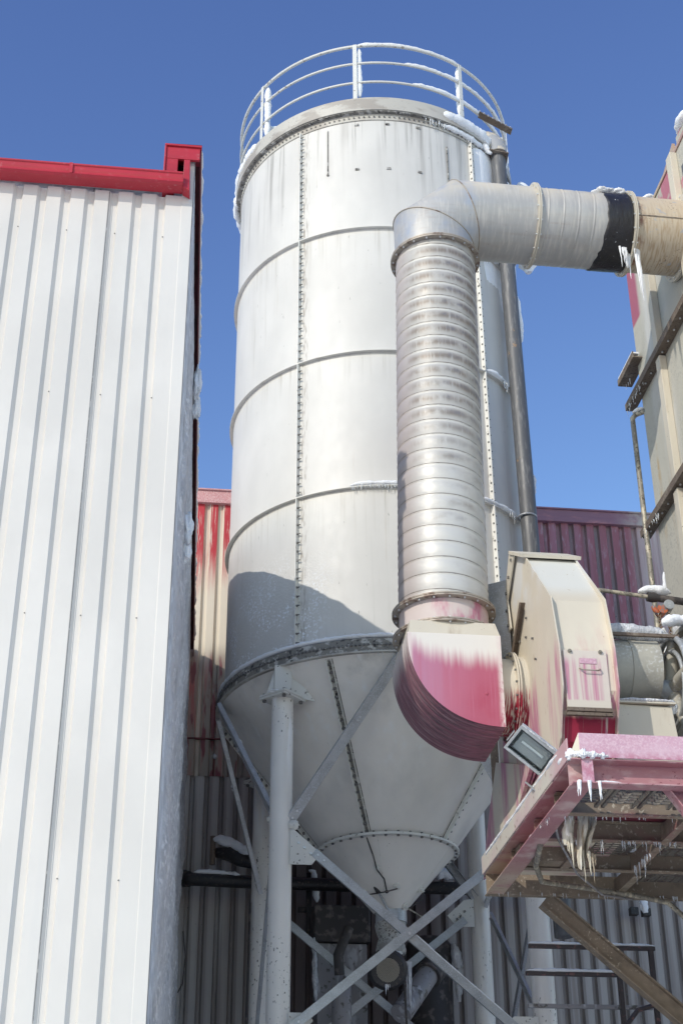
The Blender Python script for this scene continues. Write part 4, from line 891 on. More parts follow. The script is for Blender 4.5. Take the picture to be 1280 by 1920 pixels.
# inlet cone between box and fan
AX = (10.48, 5.95)
mb = MB(); mb.tube([(XB1-.005, *AX), (2.60, *AX)], .30, 48); mb.build('inlet_neck', M['inlet'], duct)
mb = MB(); mb.tube([(2.585, *AX), (2.597, *AX)], .355, 48); mb.tube([(2.603, *AX), (2.615, *AX)], .355, 48); fl = mb.build('inlet_flange', M['inlet'], duct)
mb = MB()
for k in range(20): a = 2*math.pi*k/20; mb.bolt((2.585, AX[0]+.332*math.cos(a), AX[1]+.332*math.sin(a)), (-1, 0, 0), .009, .014)
mb.build('bolt', M['bolt'], sub(fl, duct))
mb = MB(); xs = [2.616+.0095*i for i in range(9)]; mb.tube([(x, *AX) for x in xs], [.31+.010*(i % 2)+i*.0008 for i in range(9)], 48); mb.build('inlet_bellows', M['inlet'], duct)
# door on the wrap
dp = [py(u, v, 9.94) for u, v in ((1045, 1222), (1133, 1231), (1134, 1340), (1044, 1332))]
d0x, d1x = 2.88, 3.21
def wy(z): return 9.895+(10.017-9.895)*max(0, (z-6.132))/.453*1.0 if z > 6.132 else 9.905-.01*(6.132-z)/.332
dr = MB(); zs = [5.64+(6.11-5.64)*i/8 for i in range(9)]; vs = []
for z in zs: 
    for x in (d0x, d1x): vs.append((x, wy(z)-.018, z))
dr.prism([(d0x, 9.878, 5.65), (d0x, 9.882, 6.11), (d0x, 9.90, 6.11), (d0x, 9.90, 5.65)], (d1x-d0x, 0, 0)); door = dr.build('access_door', M['door'], fan, bevel=.004)
mb = MB(); mb.box(d0x-.01, d1x+.005, 9.86, 9.894, 5.615, 5.645); mb.box(d0x-.01, d1x+.005, 9.868, 9.894, 5.585, 5.612); mb.build('door_sill', M['bracket'], fan, bevel=.003)
mb = MB(); mb.tube([(2.995, 9.88, 5.965), (3.0, 9.855, 5.95), (3.015, 9.852, 5.94), (3.13, 9.852, 5.938), (3.145, 9.855, 5.948), (3.15, 9.88, 5.962)], .0055, 8); mb.build('handle', M['flange'], sub(door, fan))
mb = MB(); mb.box(3.0, 3.13, 9.876, 9.8795, 6.0, 6.045); mb.build('blank_plate', M['kick'], sub(door, fan), bevel=.003)
mb = MB()
for x in (2.93, 3.165): mb.begin(); mb.tube([(x, 9.885, 6.10), (x, 9.872, 6.098)], .016, 10); mb.tube([(x, 9.872, 6.098), (x+.003, 9.862, 6.096)], .008, 8); mb.end()
mb.build('latch', M['conduit'], sub(door, fan))
# support frame
mb = MB(); mb.prism([(FL-.10, 10.25, 5.35), (FL-.02, 10.25, 5.35), (FL-.02, 10.25, 4.82), (FL-.10, 10.25, 4.82)], (0, .01, 0)); mb.prism([(FL-.10, 10.62, 5.2), (FL-.02, 10.62, 5.2), (FL-.02, 10.62, 4.82), (FL-.10, 10.62, 4.82)], (0, .01, 0))
mb.box(FL-.10, FL+.5, 10.1, 11.3, 4.80, 4.88); mb.box(FL+.05, FL+.45, 10.05, 11.25, 4.885, 5.2)
mb.build('support_frame', M['fanside'], fan)
pp = [px(u, v, 2.84) for u, v in ((1014, 1436), (990, 1500), (945, 1600), (912, 1650), (918, 1560), (935, 1430))]
MB().prism([(2.812, q.y, q.z) for q in pp], (.008, 0, 0)).build('support_panel', M['fanside'], fan)
MB().beam(px(1000, 1440, 2.80), px(958, 1580, 2.80), angle(.06, .03, .006), (-1, 0, 0)).build('panel_stiffener', M['fanside'], fan)
# tall angle posts behind the box elbow (cream, at the left of the fan)
tf = thing('upright_frame', 'narrow cream steel uprights standing between the hopper cone and the fan', 'steel frame', (2.95, 12, 4.3))
for x, y in ((2.83, 11.95), (2.95, 12.05), (3.10, 11.8)): MB().beam((x, y, 5.0), (x, y, 6.4), angle(.07, .07, .007), (0, 1, 0)).build('upright', M['steelund'], tf)

# ================================================================== drive: drum, pulley wheel with guard, pedestal
drv = thing('belt_drive', 'cream drum with snowy spoked pulley wheel and guard, right of the fan', 'machine', (3.7, 10.5, 4.6))
AY, AZ = 10.55, 6.24
MB().tube([(FRX+.012, AY, AZ), (3.56, AY, AZ)], .255, 48).build('bearing_housing', M['creamgrey'], drv)
MB().tube([(3.561, AY, AZ), (3.80, AY, AZ)], .262, 48).build('drum', M['creamgrey'], drv)
mb = MB(); mb.box(FRX+.012, 3.95, AY-.27, AY-.245, AZ+.20, AZ+.225); mb.build('guard_bar', M['bracket'], drv)
mb = MB(); snow_line(mb, [(3.30, AY-.16, AZ+.275), (3.5, AY-.16, AZ+.285), (3.92, AY-.12, AZ+.265)], .075, 2, .03, .9, 0, .16, 14); mb.build('snow_roll', M['rime'], drv)
wz = AZ-.14
def circ(x, r): return [(x, AY+r*math.cos(a), wz+r*math.sin(a)) for a in [2*math.pi*k/56 for k in range(56)]]
mb = MB(); mb.tube(circ(3.93, .42), .024, 10, closed=True); mb.tube(circ(3.98, .40), .02, 10, closed=True); mb.tube(circ(3.93, .31), .018, 8, closed=True); pw = mb.build('pulley_wheel', M['lampgrey'], drv)
mb = MB()
for k in range(5): a = math.pi*2/5*k+.5; mb.tube([(3.94, AY+.06*math.cos(a), wz+.06*math.sin(a)), (3.95, AY+.41*math.cos(a), wz+.41*math.sin(a))], [.055, .03], 12)
mb.build('spoke', M['creamgrey'], sub(pw, drv)); MB().tube([(3.80, AY, wz), (3.86, AY, wz), (4.02, AY, wz)], [.06, .085, .075], 24).build('hub', M['lampgrey'], sub(pw, drv))
MB().tube([(4.20, AY, wz), (4.22, AY, wz)], .49, 48).build('guard_back', M['creamgrey'], drv)
mb = MB(); n = 30; arc_ = [math.pi*(-.12+1.2*k/n) for k in range(n+1)]
outer = [(AY+.52*math.cos(a), wz+.52*math.sin(a)) for a in arc_]; inner = [(AY+.49*math.cos(a), wz+.49*math.sin(a)) for a in arc_]
for k in range(n):
    mb.hexa([(4.03, *outer[k]), (4.24, *outer[k]), (4.24, *outer[k+1]), (4.03, *outer[k+1]), (4.03, *inner[k]), (4.24, *inner[k]), (4.24, *inner[k+1]), (4.03, *inner[k+1])])
mb.build('wheel_guard', M['creamgrey'], drv)
mb = MB(); pts = [(4.13, AY+.55*math.cos(a), wz+.02+.55*math.sin(a)) for a in [math.pi*(.38+.68*k/24) for k in range(25)]]
snow_line(mb, [Vector(p) for p in pts], .095, 6, .025, 1., 0, .22, 14); snow_line(mb, [(3.84, AY-.22, AZ+.34), (3.98, AY-.18, AZ+.385), (4.12, AY-.12, AZ+.40)], .06, 4, .02, .8, .2, .35)
mb.build('snow', M['snow'], drv)
mb = MB(); icicles(mb, (4.02, AY-.40, wz+.30), (4.02, AY-.51, wz+.10), 16, .10, .24, .011, 3); mb.build('icicles', M['snow'], drv)
mb = MB(); mb.hexa([(3.29+.03, 10.2, 5.0), (3.86, 10.2, 5.0), (3.86, 11.2, 5.0), (3.32, 11.2, 5.0), (3.32, 10.2, 5.825), (3.79, 10.2, 5.815), (3.79, 11.2, 5.82), (3.32, 11.2, 5.82)]); mb.build('pedestal', M['cream'], drv, bevel=.006)
MB().box(3.30+.012, 3.815, 10.17, 11.2, 5.826, 5.842).build('pedestal_top', M['cream'], drv, bevel=.003)
mb = MB(); lump(mb, (3.52, 10.4, 5.865), .16, .2, .035, 3, .3); snow_line(mb, [(3.36, 10.18, 5.85), (3.8, 10.18, 5.848)], .018, 4, .03, .8, .3, .4); mb.build('pedestal_snow', M['rime'], drv)
mb = MB(); mb.box(3.63, 3.72, 10.25, 10.35, 5.845, 5.90); mb.build('bearing_block', M['orange'], drv, bevel=.008)
mb = MB(); lump(mb, (3.80, AY-.3, 5.83), .05, .04, .06, 5, .3); mb.build('ice_knob', M['ice'], drv)

fan['_o'].location = (2.926, 10.006, 4.432); fan['_o'].scale = (.944,)*3
drv['_o'].location = (3.493, 9.912, 4.432); drv['_o'].scale = (.944,)*3

# ================================================================== right tower
TX = 4.55
tw = thing('filter_tower', 'cream frost-speckled filter tower at the right edge with dark angle iron bands', 'tower', (5, 11, 0))
MB().box(TX, 7.0, 8.4, 12.03, 0, 11.62).build('tower_body', M['tower'], tw, bevel=.01)
MB().box(TX-.012, 7.0, 8.4, 12.04, 11.621, 11.66).build('top_plate', M['pinkbeam'], tw)
for y, wd in ((11.30, .11), (10.35, .12), (9.4, .12)):
    for z0, z1 in ((0, 8.41), (8.50, 9.89), (9.98, 11.61)):
        MB().box(TX-.07, TX-.001, y-wd/2, y+wd/2, z0, z1).build('stiffener', M['cream'], tw, bevel=.004)
for z in (9.90, 8.42, 7.0):
    o = MB(); o.box(TX-.10, TX-.001, 8.3, 12.26, z, z+.012); o.box(TX-.10, TX-.088, 8.3, 12.26, z+.0121, z+.075); o = o.build('angle_band', M['bracket'], tw)
    mb = MB(); k = 8.5
    while k < 12.2: mb.bolt((TX-.05, k, z), (0, 0, -1), .01, .012); k += .18
    mb.build('bolt', M['boltlight'], sub(o, tw))
    mb = MB(); icicles(mb, (TX-.09, 11.7, z), (TX-.09, 12.24, z), 16, .02, .09, .007, int(z)); mb.build('icicles', M['ice'], sub(o, tw))
o = MB(); o.box(TX-.10, TX+.05, 11.86, 12.40, 10.30, 10.312); o.box(TX-.10, TX-.09, 11.86, 12.4, 10.3121, 10.37); o = o.build('side_bracket', M['bracket'], tw)
mb = MB(); mb.box(TX-.095, TX-.02, 11.9, 12.38, 10.372, 10.39); icicles(mb, (TX-.02, 12.2, 10.3), (TX-.02, 12.35, 10.3), 4, .03, .08, .006, 2); mb.build('snow', M['snow'], sub(o, tw))
MB().box(4.62, 4.9, 10.08, 10.42, 11.662, 11.93).build('top_post', M['tower'], tw, bevel=.01)
MB().prism([(TX+.03, 10.42, 11.662), (TX+.03, 10.43, 11.86), (TX+.03, 11.0, 11.662)], (.03, 0, 0)).build('top_gusset', M['pinkbeam'], tw)
mb = MB(); lump(mb, (4.74, 10.22, 11.97), .17, .22, .09, 3, .15); mb.build('post_snow', M['snow'], tw)
ob = MB().box(TX-.02, TX+.10, 11.15, 11.35, 11.663, 11.80).build('top_box', M['steelund'], tw, bevel=.01)
mb = MB(); lump(mb, (TX+.03, 11.25, 11.81), .09, .13, .045, 5, .2); mb.build('snow', M['snow'], sub(ob, tw))
mb = MB(); mb.box(TX-.05, TX-.001, 10.05, 10.12, 11.15, 11.27); mb.build('junction_box', M['darkpipe'], tw, bevel=.006)
mb = MB(); mb.tube([(TX-.0, 10.95, 7.6), (TX-.05, 10.95, 7.58), (TX-.05, 10.90, 7.60), (TX, 10.88, 7.62)], .01, 8); mb.tube([(TX, 10.9, 7.12), (TX-.05, 10.9, 7.10), (TX-.05, 10.86, 7.11)], .01, 8); mb.build('lifting_hook', M['flange'], tw)
cnd = thing('conduit_pipe', 'thin rusty conduit with snowy top elbow on the far edge of the tower', 'pipe', (4.46, 12.05, 8.5))
MB().tube([(TX+.02, 12.0, 9.745), (4.49, 12.1, 9.755), (4.462, 12.12, 9.72), (4.46, 12.12, 8.0), (4.46, 12.12, 6.8)], .027, 12).build('conduit', M['conduit'], cnd)
mb = MB(); snow_line(mb, [(TX, 12.0, 9.775), (4.47, 12.12, 9.785)], .03, 2, .02, .7, .3, .3); mb.build('snow', M['snow'], cnd)

# ================================================================== dark downpipe at the silo
dpx, dpy = 3.825, 14.08
dpp = thing('filling_pipe', 'tall dark grey pipe running up the right side of the silo to a pale bend', 'pipe', (dpx, dpy, 0))
MB().tube([(dpx+.06, dpy+.05, 5), (dpx+.015, dpy, 10), (dpx-.015, dpy, 14.0), (dpx-.02, dpy, 14.98)], .094, 28).build('pipe', M['darkpipe'], dpp)
mb = MB(); c1 = Vector((dpx-.02, dpy, 15.06)); pts = [c1+Vector((0, 0, -.06)), c1]
for k in range(1, 8): a = R(90*k/7); pts.append(c1+Vector((-.22*(1-math.cos(a))*.9, .12*(1-math.cos(a)), .26*math.sin(a))))
pts.append(pts[-1]+Vector((-.35, .25, -.02))); mb.tube(pts, .12, 28); bend = mb.build('bend', M['oldpipe'], dpp)
mb = MB(); pc = c1+Vector((-.02, 0, .06)); mb.prism([c1+Vector((-.14, -.13, -.10)), c1+Vector((.11, -.13, -.14)), c1+Vector((.13, .12, -.14)), c1+Vector((-.11, .12, -.10))], (0, 0, .014)); mb.build('mounting_plate', M['bracket'], dpp)
mb = MB(); A0 = c1+Vector((-.25, -.12, .50)); mb.beam(A0, A0+Vector((.42, .0, -.26)), [(-.055, 0), (.055, 0), (.055, .012), (-.055, .012)], (0, 0, 1)); tp = mb.build('toothed_plate', M['bracket'], dpp)
mb = MB()
for k in range(8): q = A0+Vector((.42, 0, -.26))*(k/7.5)+Vector((0, -.07, .0)); mb.bolt(q, (0, -.3, -1), .012, .012)
mb.build('bolt', M['boltlight'], sub(tp, dpp))
mb = MB(); snow_line(mb, [(dpx+.085, dpy+.04, 12.75), (dpx+.10, dpy+.05, 12.4), (dpx+.095, dpy+.05, 12.05)], .045, 2, .03, 1, 0, .35); snow_line(mb, [(dpx+.10, dpy+.05, 10.25), (dpx+.12, dpy+.05, 9.95)], .04, 5, .03, 1, 0, .5); snow_line(mb, [(dpx+.12, dpy+.08, 9.3), (dpx+.13, dpy+.08, 9.05)], .025, 7, .03, 1, 0, .5)
mb.build('snow', M['snow'], dpp)
for z in (13.22, 9.62):
    mb = MB(); mb.tube([(dpx+.0+.10*math.cos(a), dpy+.10*math.sin(a), z) for a in [2*math.pi*k/24 for k in range(24)]], .012, 8, closed=True); mb.tube([(dpx-.1, dpy, z), (dpx-.2, dpy+.2, z)], .012, 8)
    mb.build('pipe_clamp', M['galv'], dpp)
mb = MB(); snow_line(mb, [(dpx-.16, dpy-.05, 15.2), (dpx-.22, dpy-.08, 15.05), (dpx-.13, dpy-.08, 14.93)], .05, 3, .03, 1, 0, .4); mb.build('snow', M['snow'], dpp)

# ================================================================== platform
PX0, PZ, PY0, PY1 = 2.40, 4.5, 8.25, 10.83
pf = thing('steel_platform', 'pink and cream frosted steel walkway frame seen from below at the lower right', 'platform', (3.4, 9.5, 4.5))
HB = .155
fb = MB().beam((PX0-.0, PY0+.10, PZ+HB/2), (5.2, PY0+.10, PZ+HB/2), channel(HB, .105, .009), (0, -1, 0)).build('front_beam', M['pinkbeam'], pf, bevel=.002)
MB().beam((PX0+.13, PY0+.06, PZ+HB/2+.002), (PX0+.13, PY1-.06, PZ+HB/2+.002), channel(HB, .135, .009), (-1, 0, 0)).build('left_beam', M['pinkbeam'], pf, bevel=.002)
MB().beam((PX0+.0, PY1-.05, PZ+HB/2), (5.2, PY1-.05, PZ+HB/2), channel(HB, .07, .008), (0, 1, 0)).build('rear_beam', M['steelund'], pf, bevel=.002)
MB().box(PX0+.06, PX0+.13, PY0+.0, PY0+.008, PZ+.009, PZ+HB-.009).build('end_plate', M['kick'], pf)
# toe plate
tp_ = MB().box(PX0+.05, 5.2, PY0-.018, PY0-.008, PZ+HB+.002, PZ+HB+.155); tp_ = tp_.build('toe_plate', M['kick'], pf, bevel=.002)
tl = MB().box(PX0-.016, PX0-.006, PY0+.03, PY1, PZ+HB+.002, PZ+HB+.135).build('side_toe_plate', M['toe'], pf, bevel=.002)
MB().prism([(PX0-.012, PY0+.03, PZ+HB+.003), (PX0+.05, PY0-.016, PZ+HB+.003), (PX0+.05, PY0-.016, PZ+HB+.155), ], (.01, .01, 0)).build('corner_plate', M['cream'], pf)
# cross members
for y, m_ in ((8.90, 'steelund'), (9.45, 'steelund'), (10.15, 'steelund')):
    MB().beam((PX0+.052, y, PZ+HB/2-.004), (5.15, y, PZ+HB/2-.004), channel(HB-.02, .06, .007), (0, -1, 0)).build('cross_member', M[m_], pf)
for x0_, y0_, y1_ in ((3.30, 8.93, 9.38), (3.30, 9.52, 10.08), (3.36, 10.22, 10.72), (2.78, 9.52, 10.08), (3.95, 8.93, 10.08)):
    MB().beam((x0_, y0_, PZ+HB/2-.02), (x0_, y1_, PZ+HB/2-.02), channel(HB-.05, .06, .007), (1, 0, 0)).build('stringer', M['steelund'], pf)
# grating: planks with raised profile, deck panel
deck = MB(); zt = PZ+HB-.02
k = 0; y = PY0+.07
for x0_ in (2.50, 2.735, 2.97, 3.205, 3.44, 3.675, 3.91):
    g_ = MB(); zt = PZ+.075; g_.box(x0_, x0_+.022, PY0+.112, 8.84, zt-.03, zt+.003); g_.box(x0_+.19, x0_+.212, PY0+.112, 8.84, zt-.03, zt+.003); y = PY0+.14
    j = 0
    while y < 8.80:
        zigs = [(x0_+.022, y), (x0_+.07, y), (x0_+.085, y+.018), (x0_+.115, y+.018), (x0_+.13, y), (x0_+.19, y)]
        for (a, c), (b_, d) in zip(zigs[:-1], zigs[1:]): g_.hexa([(a, c, zt-.02), (b_, d, zt-.02), (b_, d+.014, zt-.02), (a, c+.014, zt-.02), (a, c, zt), (b_, d, zt), (b_, d+.014, zt), (a, c+.014, zt)])
        y += .052; j += 1
    g_.build('grating_panel', M['grate'], pf)
zt = PZ+HB-.02
for y0_, y1_, x0_, x1_ in ((9.52, 10.10, 2.98, 3.28), (10.2, 10.74, 3.45, 5.1), (9.52, 10.1, 3.38, 5.1)):
    g_ = MB(); y = y0_
    while y < y1_: g_.box(x0_, x1_, y, y+.012, zt-.02, zt); y += .045
    x = x0_
    while x < x1_: g_.box(x, x+.01, y0_, y1_, zt-.018, zt-.002); x += .06
    g_.build('grating_panel', M['grate'], pf)
MB().box(2.72, 5.1, 8.93, 9.42, PZ+HB-.01, PZ+HB+.01).build('deck_plate', M['maroon'], pf)
MB().box(2.47, 3.0, 9.95, 10.1, PZ+.02, PZ+.14).build('hanger', M['steelund'], pf)
# right bracket: pink channel running down to the right
kb = MB().beam(py(1262, 1466, 8.42), py(1390, 1628, 8.42), channel(.20, .09, .009), (0, -1, 0)).build('knee_brace', M['pinkbeam'], pf, bevel=.002)
MB().beam((2.86, 10.86, PZ-.01), (4.35, 10.86, 3.20), ibeam(.10, .13, .012, .01), (.3, 0, 1)).build('knee_brace', M['steelund'], pf, bevel=.002)
mb = MB(); [lump(mb, (PX0+.0+.021*i, PY0+.03-.05*min(1, i/3), PZ+HB+.028-.002*i), .024*(1-.05*i), .022, .020+.012*(i % 3 == 0)-.0015*i, i, .5, 4) for i in range(11)]; snow_line(mb, [(PX0-.005, PY0+.25, PZ+HB+.05), (PX0+.0, PY0+.06, PZ+HB+.05), (PX0+.02, PY0+.0, PZ+HB+.03)], .026, 3, .012, 1, .1, .6)
snow_line(mb, [(PX0+.14, PY0+.01, PZ+.014), (PX0+.30, PY0+.01, PZ+.011)], .008, 6, .02, .8, .3, .4)
snow_line(mb, [(PX0-.01, 8.5, PZ+HB+.11), (PX0-.01, 9.3, PZ+HB+.11), (PX0-.01, 10.7, PZ+HB+.11)], .014, 9, .03, .8, .3, .6)
snow_line(mb, [(PX0+.015, 9.3, PZ+.012), (PX0+.015, 9.6, PZ+.012)], .012, 9, .03, .6, .2, .6); mb.build('snow', M['snow'], pf)
mb = MB()
for x, L in ((PX0+.03, .1), (PX0+.09, .13), (PX0+.165, .13)): icicles(mb, (x, PY0-.015, PZ), (x, PY0-.015, PZ), 2, L*.8, L, .011, int(x*100))
mb.build('icicles', M['snow'], pf)
mb = MB(); icicles(mb, (PX0+.1, 8.9, PZ), (3.4, 8.9, PZ), 14, .01, .06, .005, 3); icicles(mb, (2.6, 9.40, PZ+.0), (3.4, 9.4, PZ+.0), 26, .02, .10, .006, 4); icicles(mb, (PX0+.06, 10.75, PZ), (3.9, 10.75, PZ), 26, .015, .05, .005, 5)
icicles(mb, (PX0+.01, 8.9, PZ), (PX0+.01, 9.1, PZ), 4, .02, .05, .004, 15)
icicles(mb, (3.3, 9.5, PZ), (3.3, 10.0, PZ), 9, .04, .14, .006, 6); mb.build('icicles', M['ice'], pf)
# frozen drip curtain
mb = MB(); nu, nv = 14, 30; vs = []
for j in range(nv+1):
    t = j/nv
    for i in range(nu+1):
        u_ = i/nu; x = 2.665+.12*(u_-.5)*(1-.35*t)+.02*math.sin(t*5); zl = 4.62-.46*t*(.75+.35*nz((u_*6, 1.3, 0), 1)); y = 9.0+.05*math.sin(u_*9+t*3)+.035*nz((u_*5, t*3, 2), 1); vs.append((x, y, zl))
mb.add(vs, [(j*(nu+1)+i, j*(nu+1)+i+1, (j+1)*(nu+1)+i+1, (j+1)*(nu+1)+i) for j in range(nv) for i in range(nu)], True)
icicles(mb, (2.61, 9.0, 4.32), (2.72, 9.0, 4.28), 10, .06, .22, .011, 8); icicles(mb, (2.53, 9.05, 4.42), (2.59, 9.02, 4.42), 9, .08, .22, .010, 10)
snow_line(mb, [(2.60, 9.03, 4.6), (2.57, 9.04, 4.48), (2.55, 9.05, 4.36)], .03, 7, .02, 1, 0, .4)
tag(mb.build('frozen_drip', M['yice'], None, (2.63, 9, 4.4)), 'yellowish frozen curtain of icicles hanging under the pink platform', 'ice')
# electrical cable along the rear of the platform
mb = MB(); cpts = [(2.50, 9.5, 4.50), (2.56, 9.9, 4.47), (2.7, 10.3, 4.47), (3.1, 10.55, 4.50), (3.5, 10.68, 4.49), (3.78, 10.75, 4.46), (4.1, 10.9, 4.25)]
mb.tube(cpts, .02, 10); 
tag(mb.build('thick_cable', M['conduit'], None, (3, 10, 4.4)), 'thick dirty cable looping under the rear edge of the platform', 'cable')
mb = MB(); mb.tube([(2.52, 9.2, 4.58), (2.60, 9.4, 4.5), (2.85, 9.9, 4.42), (3.2, 10.5, 4.44), (3.5, 10.75, 4.48)], .009, 8)
tag(mb.build('thin_cable', M['greyduct'], None, (3, 10, 4.4)), 'thin grey wire sagging diagonally beneath the platform beams', 'cable')

# ================================================================== floodlight
fc = py(1001, 1413, 8.95)
lx = Vector((.80, .10, -.60)).normalized(); ln = Vector((-.22, -.80, -.42)); ln = (ln-lx*ln.dot(lx)).normalized(); lu = ln.cross(lx).normalized()
if lu.z < 0: lu = -lu
fl_ = thing('floodlight', 'grey rectangular floodlight tilted down, clamped to the platform corner', 'floodlight', tuple(fc))
def LP(a, b_, c): return fc+lx*a+lu*b_+ln*c
def lbox(mb, a0, a1, b0, b1, c0_, c1_, ta=0., tb=0.):
    mb.hexa([LP(a0+ta, b0+tb, c0_), LP(a1-ta, b0+tb, c0_), LP(a1-ta, b1-tb, c0_), LP(a0+ta, b1-tb, c0_), LP(a0, b0, c1_), LP(a1, b0, c1_), LP(a1, b1, c1_), LP(a0, b1, c1_)])
W2, H2 = .172, .085
mb = MB(); lbox(mb, -W2, W2, H2-.012, H2, -.12, .0); lbox(mb, -W2, W2, -H2, -H2+.012, -.12, 0); lbox(mb, -W2, -W2+.012, -H2+.0121, H2-.0121, -.12, 0); lbox(mb, W2-.012, W2, -H2+.0121, H2-.0121, -.12, 0); lbox(mb, -W2, W2, -H2, H2, -.14, -.121, .02, .02)
mb.build('lamp_body', M['lampgrey'], fl_, bevel=.003)
mb = MB(); lbox(mb, -W2-.008, W2+.008, H2-.01, H2+.008, .0005, .014); lbox(mb, -W2-.008, W2+.008, -H2-.008, -H2+.01, .0005, .014); lbox(mb, -W2-.008, -W2+.01, -H2+.0101, H2-.0101, .0005, .014); lbox(mb, W2-.01, W2+.008, -H2+.0101, H2-.0101, .0005, .014); mb.build('bezel', M['lampgrey'], fl_, bevel=.002)
mb = MB(); lbox(mb, -W2+.013, W2-.013, -H2+.013, H2-.013, -.117, -.112); mb.build('lamp_interior', M['lampdark'], fl_)
mb = MB(); lbox(mb, -W2+.035, W2-.075, -H2+.03, H2-.02, -.11, -.03, .04, .02); rf = mb.build('reflector', M['reflector'], fl_)
mb = MB(); mb.tube([LP(-.11, .01, -.022), LP(.06, .01, -.022)], .009, 12); mb.build('lamp_tube', M['snow'], sub(rf, fl_))
mb = MB(); mb.tube([LP(.10, 0, -.13), LP(.16, -.05, -.17), LP(.24, -.09, -.16), LP(.33, -.10, -.10)], .009, 8); mb.build('lamp_cable', M['blackpipe'], fl_)
mb = MB(); lbox(mb, -W2+.011, W2-.011, -H2+.011, H2-.011, .002, .006); mb.build('lamp_glass', M['glass'], fl_)
mb = MB(); mb.prism([LP(W2+.012, H2-.02, -.09), LP(W2+.012, H2-.02, -.05), LP(W2+.012, -H2-.11, -.04), LP(W2+.012, -H2-.11, -.09)], lx*.006)
mb.tube([LP(W2-.03, H2+.02, -.05), LP(W2+.03, H2+.0, -.05)], .02, 16); mb.prism([LP(-W2-.012, .03, -.09), LP(-W2-.012, .03, -.06), LP(-W2-.012, -.05, -.06), LP(-W2-.012, -.05, -.09)], -lx*.006)
mb.prism([LP(W2-.10, -H2-.10, -.09), LP(W2+.018, -H2-.10, -.09), LP(W2+.018, -H2-.10, -.04), LP(W2-.10, -H2-.10, -.04)], -lu*.008); mb.build('yoke', M['lampgrey'], fl_)
mb = MB(); lbox(mb, -W2, W2-.02, H2+.009, H2+.018, -.11, .0); 
mb.build('frost', M['rime'], fl_)
mb = MB(); mb.box(fc.x+.10, fc.x+.17, 9.0, 9.12, PZ+HB+.02, PZ+HB+.06); mb.build('clamp_foot', M['galv'], fl_)

# ================================================================== hoist and pipe at right
hp = thing('support_pipe', 'thin dark pipe with snow at its coupling, spanning from fan to tower', 'pipe', (3.9, 10.9, 7.1))
MB().tube([(3.40, 10.9, 7.155), (3.95, 10.9, 7.10)], .018, 12).build('pipe', M['conduit'], hp)
MB().tube([(3.95, 10.9, 7.10), (4.0, 10.9, 7.095), (4.05, 10.9, 7.09), (4.56, 10.9, 7.04)], [.04, .045, .032, .032], 14).build('coupling', M['dark'], hp)
mb = MB(); snow_line(mb, [(3.88, 10.9, 7.145), (4.0, 10.9, 7.155), (4.16, 10.9, 7.14)], .045, 4, .02, .8, .3, .3); mb.build('snow', M['snow'], hp)
ch = thing('chain_hoist', 'orange hand chain hoist with snowy rusty chains beside the tower', 'hoist', (4.08, 10.85, 6.8))
mb = MB(); mb.tube([(4.03+.05*math.cos(a), 10.86, 6.99+.055*math.sin(a)) for a in [math.pi*(1+k/10) for k in range(11)]], .02, 8); mb.tube([(4.05, 10.82, 6.96), (4.05, 10.92, 6.96)], .045, 16); mb.build('hoist_body', M['orange'], ch)
mb = MB(); mb.tube([(4.10, 10.8, 6.99), (4.10, 10.9, 6.98)], .045, 14); mb.build('hoist_wheel', M['lampgrey'], ch)
for x, y, z1, seed in ((4.02, 10.84, 6.52, 1), (4.10, 10.84, 6.5, 2)):
    mb = MB(); z = 6.93; k = 0
    while z > z1:
        xx = x-.03*(6.93-z)
        mb.tube([(xx+(.012*math.cos(a) if k % 2 else 0), y+(0 if k % 2 else .012*math.cos(a)), z+.018*math.sin(a)) for a in [2*math.pi*j/8 for j in range(8)]], .005, 5, closed=True); z -= .026; k += 1
    mb.build('chain', M['chain'], ch)
mb = MB(); snow_line(mb, [(4.02, 10.98, 6.80), (3.98, 10.98, 6.66), (3.95, 10.98, 6.52)], .045, 3, .02, 1, 0, .4); snow_line(mb, [(4.09, 10.98, 6.85), (4.08, 10.98, 6.6)], .025, 2, .02, 1, 0, .5); snow_line(mb, [(4.20, 11.1, 7.45), (4.185, 11.1, 7.18)], .018, 2, .02, 1, 0, .5); mb.build('snow', M['snow'], ch)

# ================================================================== things at the back wall
bp = thing('black_pipe_run', 'black horizontal pipe with snow on top along the lower back wall', 'pipe', (1, 17.3, 6.3))
MB().tube([(.26, 17.62, 6.46), (.25, 17.42, 6.40), (.28, 17.32, 6.345), (.36, 17.3, 6.335), (1.0, 17.3, 6.32), (2.4, 17.3, 6.31), (4.6, 17.3, 6.31)], .075, 20).build('pipe', M['blackpipe'], bp)
MB().tube([(.215, 17.4, 6.36), (.30, 17.32, 6.345)], .095, 20).build('elbow_cap', M['blackpipe'], bp)
mb = MB(); snow_line(mb, [(.36, 17.28, 6.41), (.6, 17.28, 6.415), (.9, 17.28, 6.39)], .04, 3, .02, .7, .2, .4); snow_line(mb, [(3.2, 17.25, 6.45), (3.5, 17.25, 6.45)], .08, 3, .02, .9, .3, .3); mb.build('snow', M['snow'], bp)
vp = thing('wall_valve', 'black pipe branch with a thick roll of snow, left of the silo columns', 'pipe', (.6, 17.2, 6.6))
MB().tube([(.62, 17.3, 6.66), (.78, 17.2, 6.62), (.88, 17.15, 6.54), (1.1, 17.15, 6.50)], [.06, .09, .08, .07], 18).build('pipe_branch', M['blackpipe'], vp)
MB().tube([(.57, 17.25, 6.84), (.57, 17.25, 6.50)], .035, 12).build('stub', M['bracket'], vp)
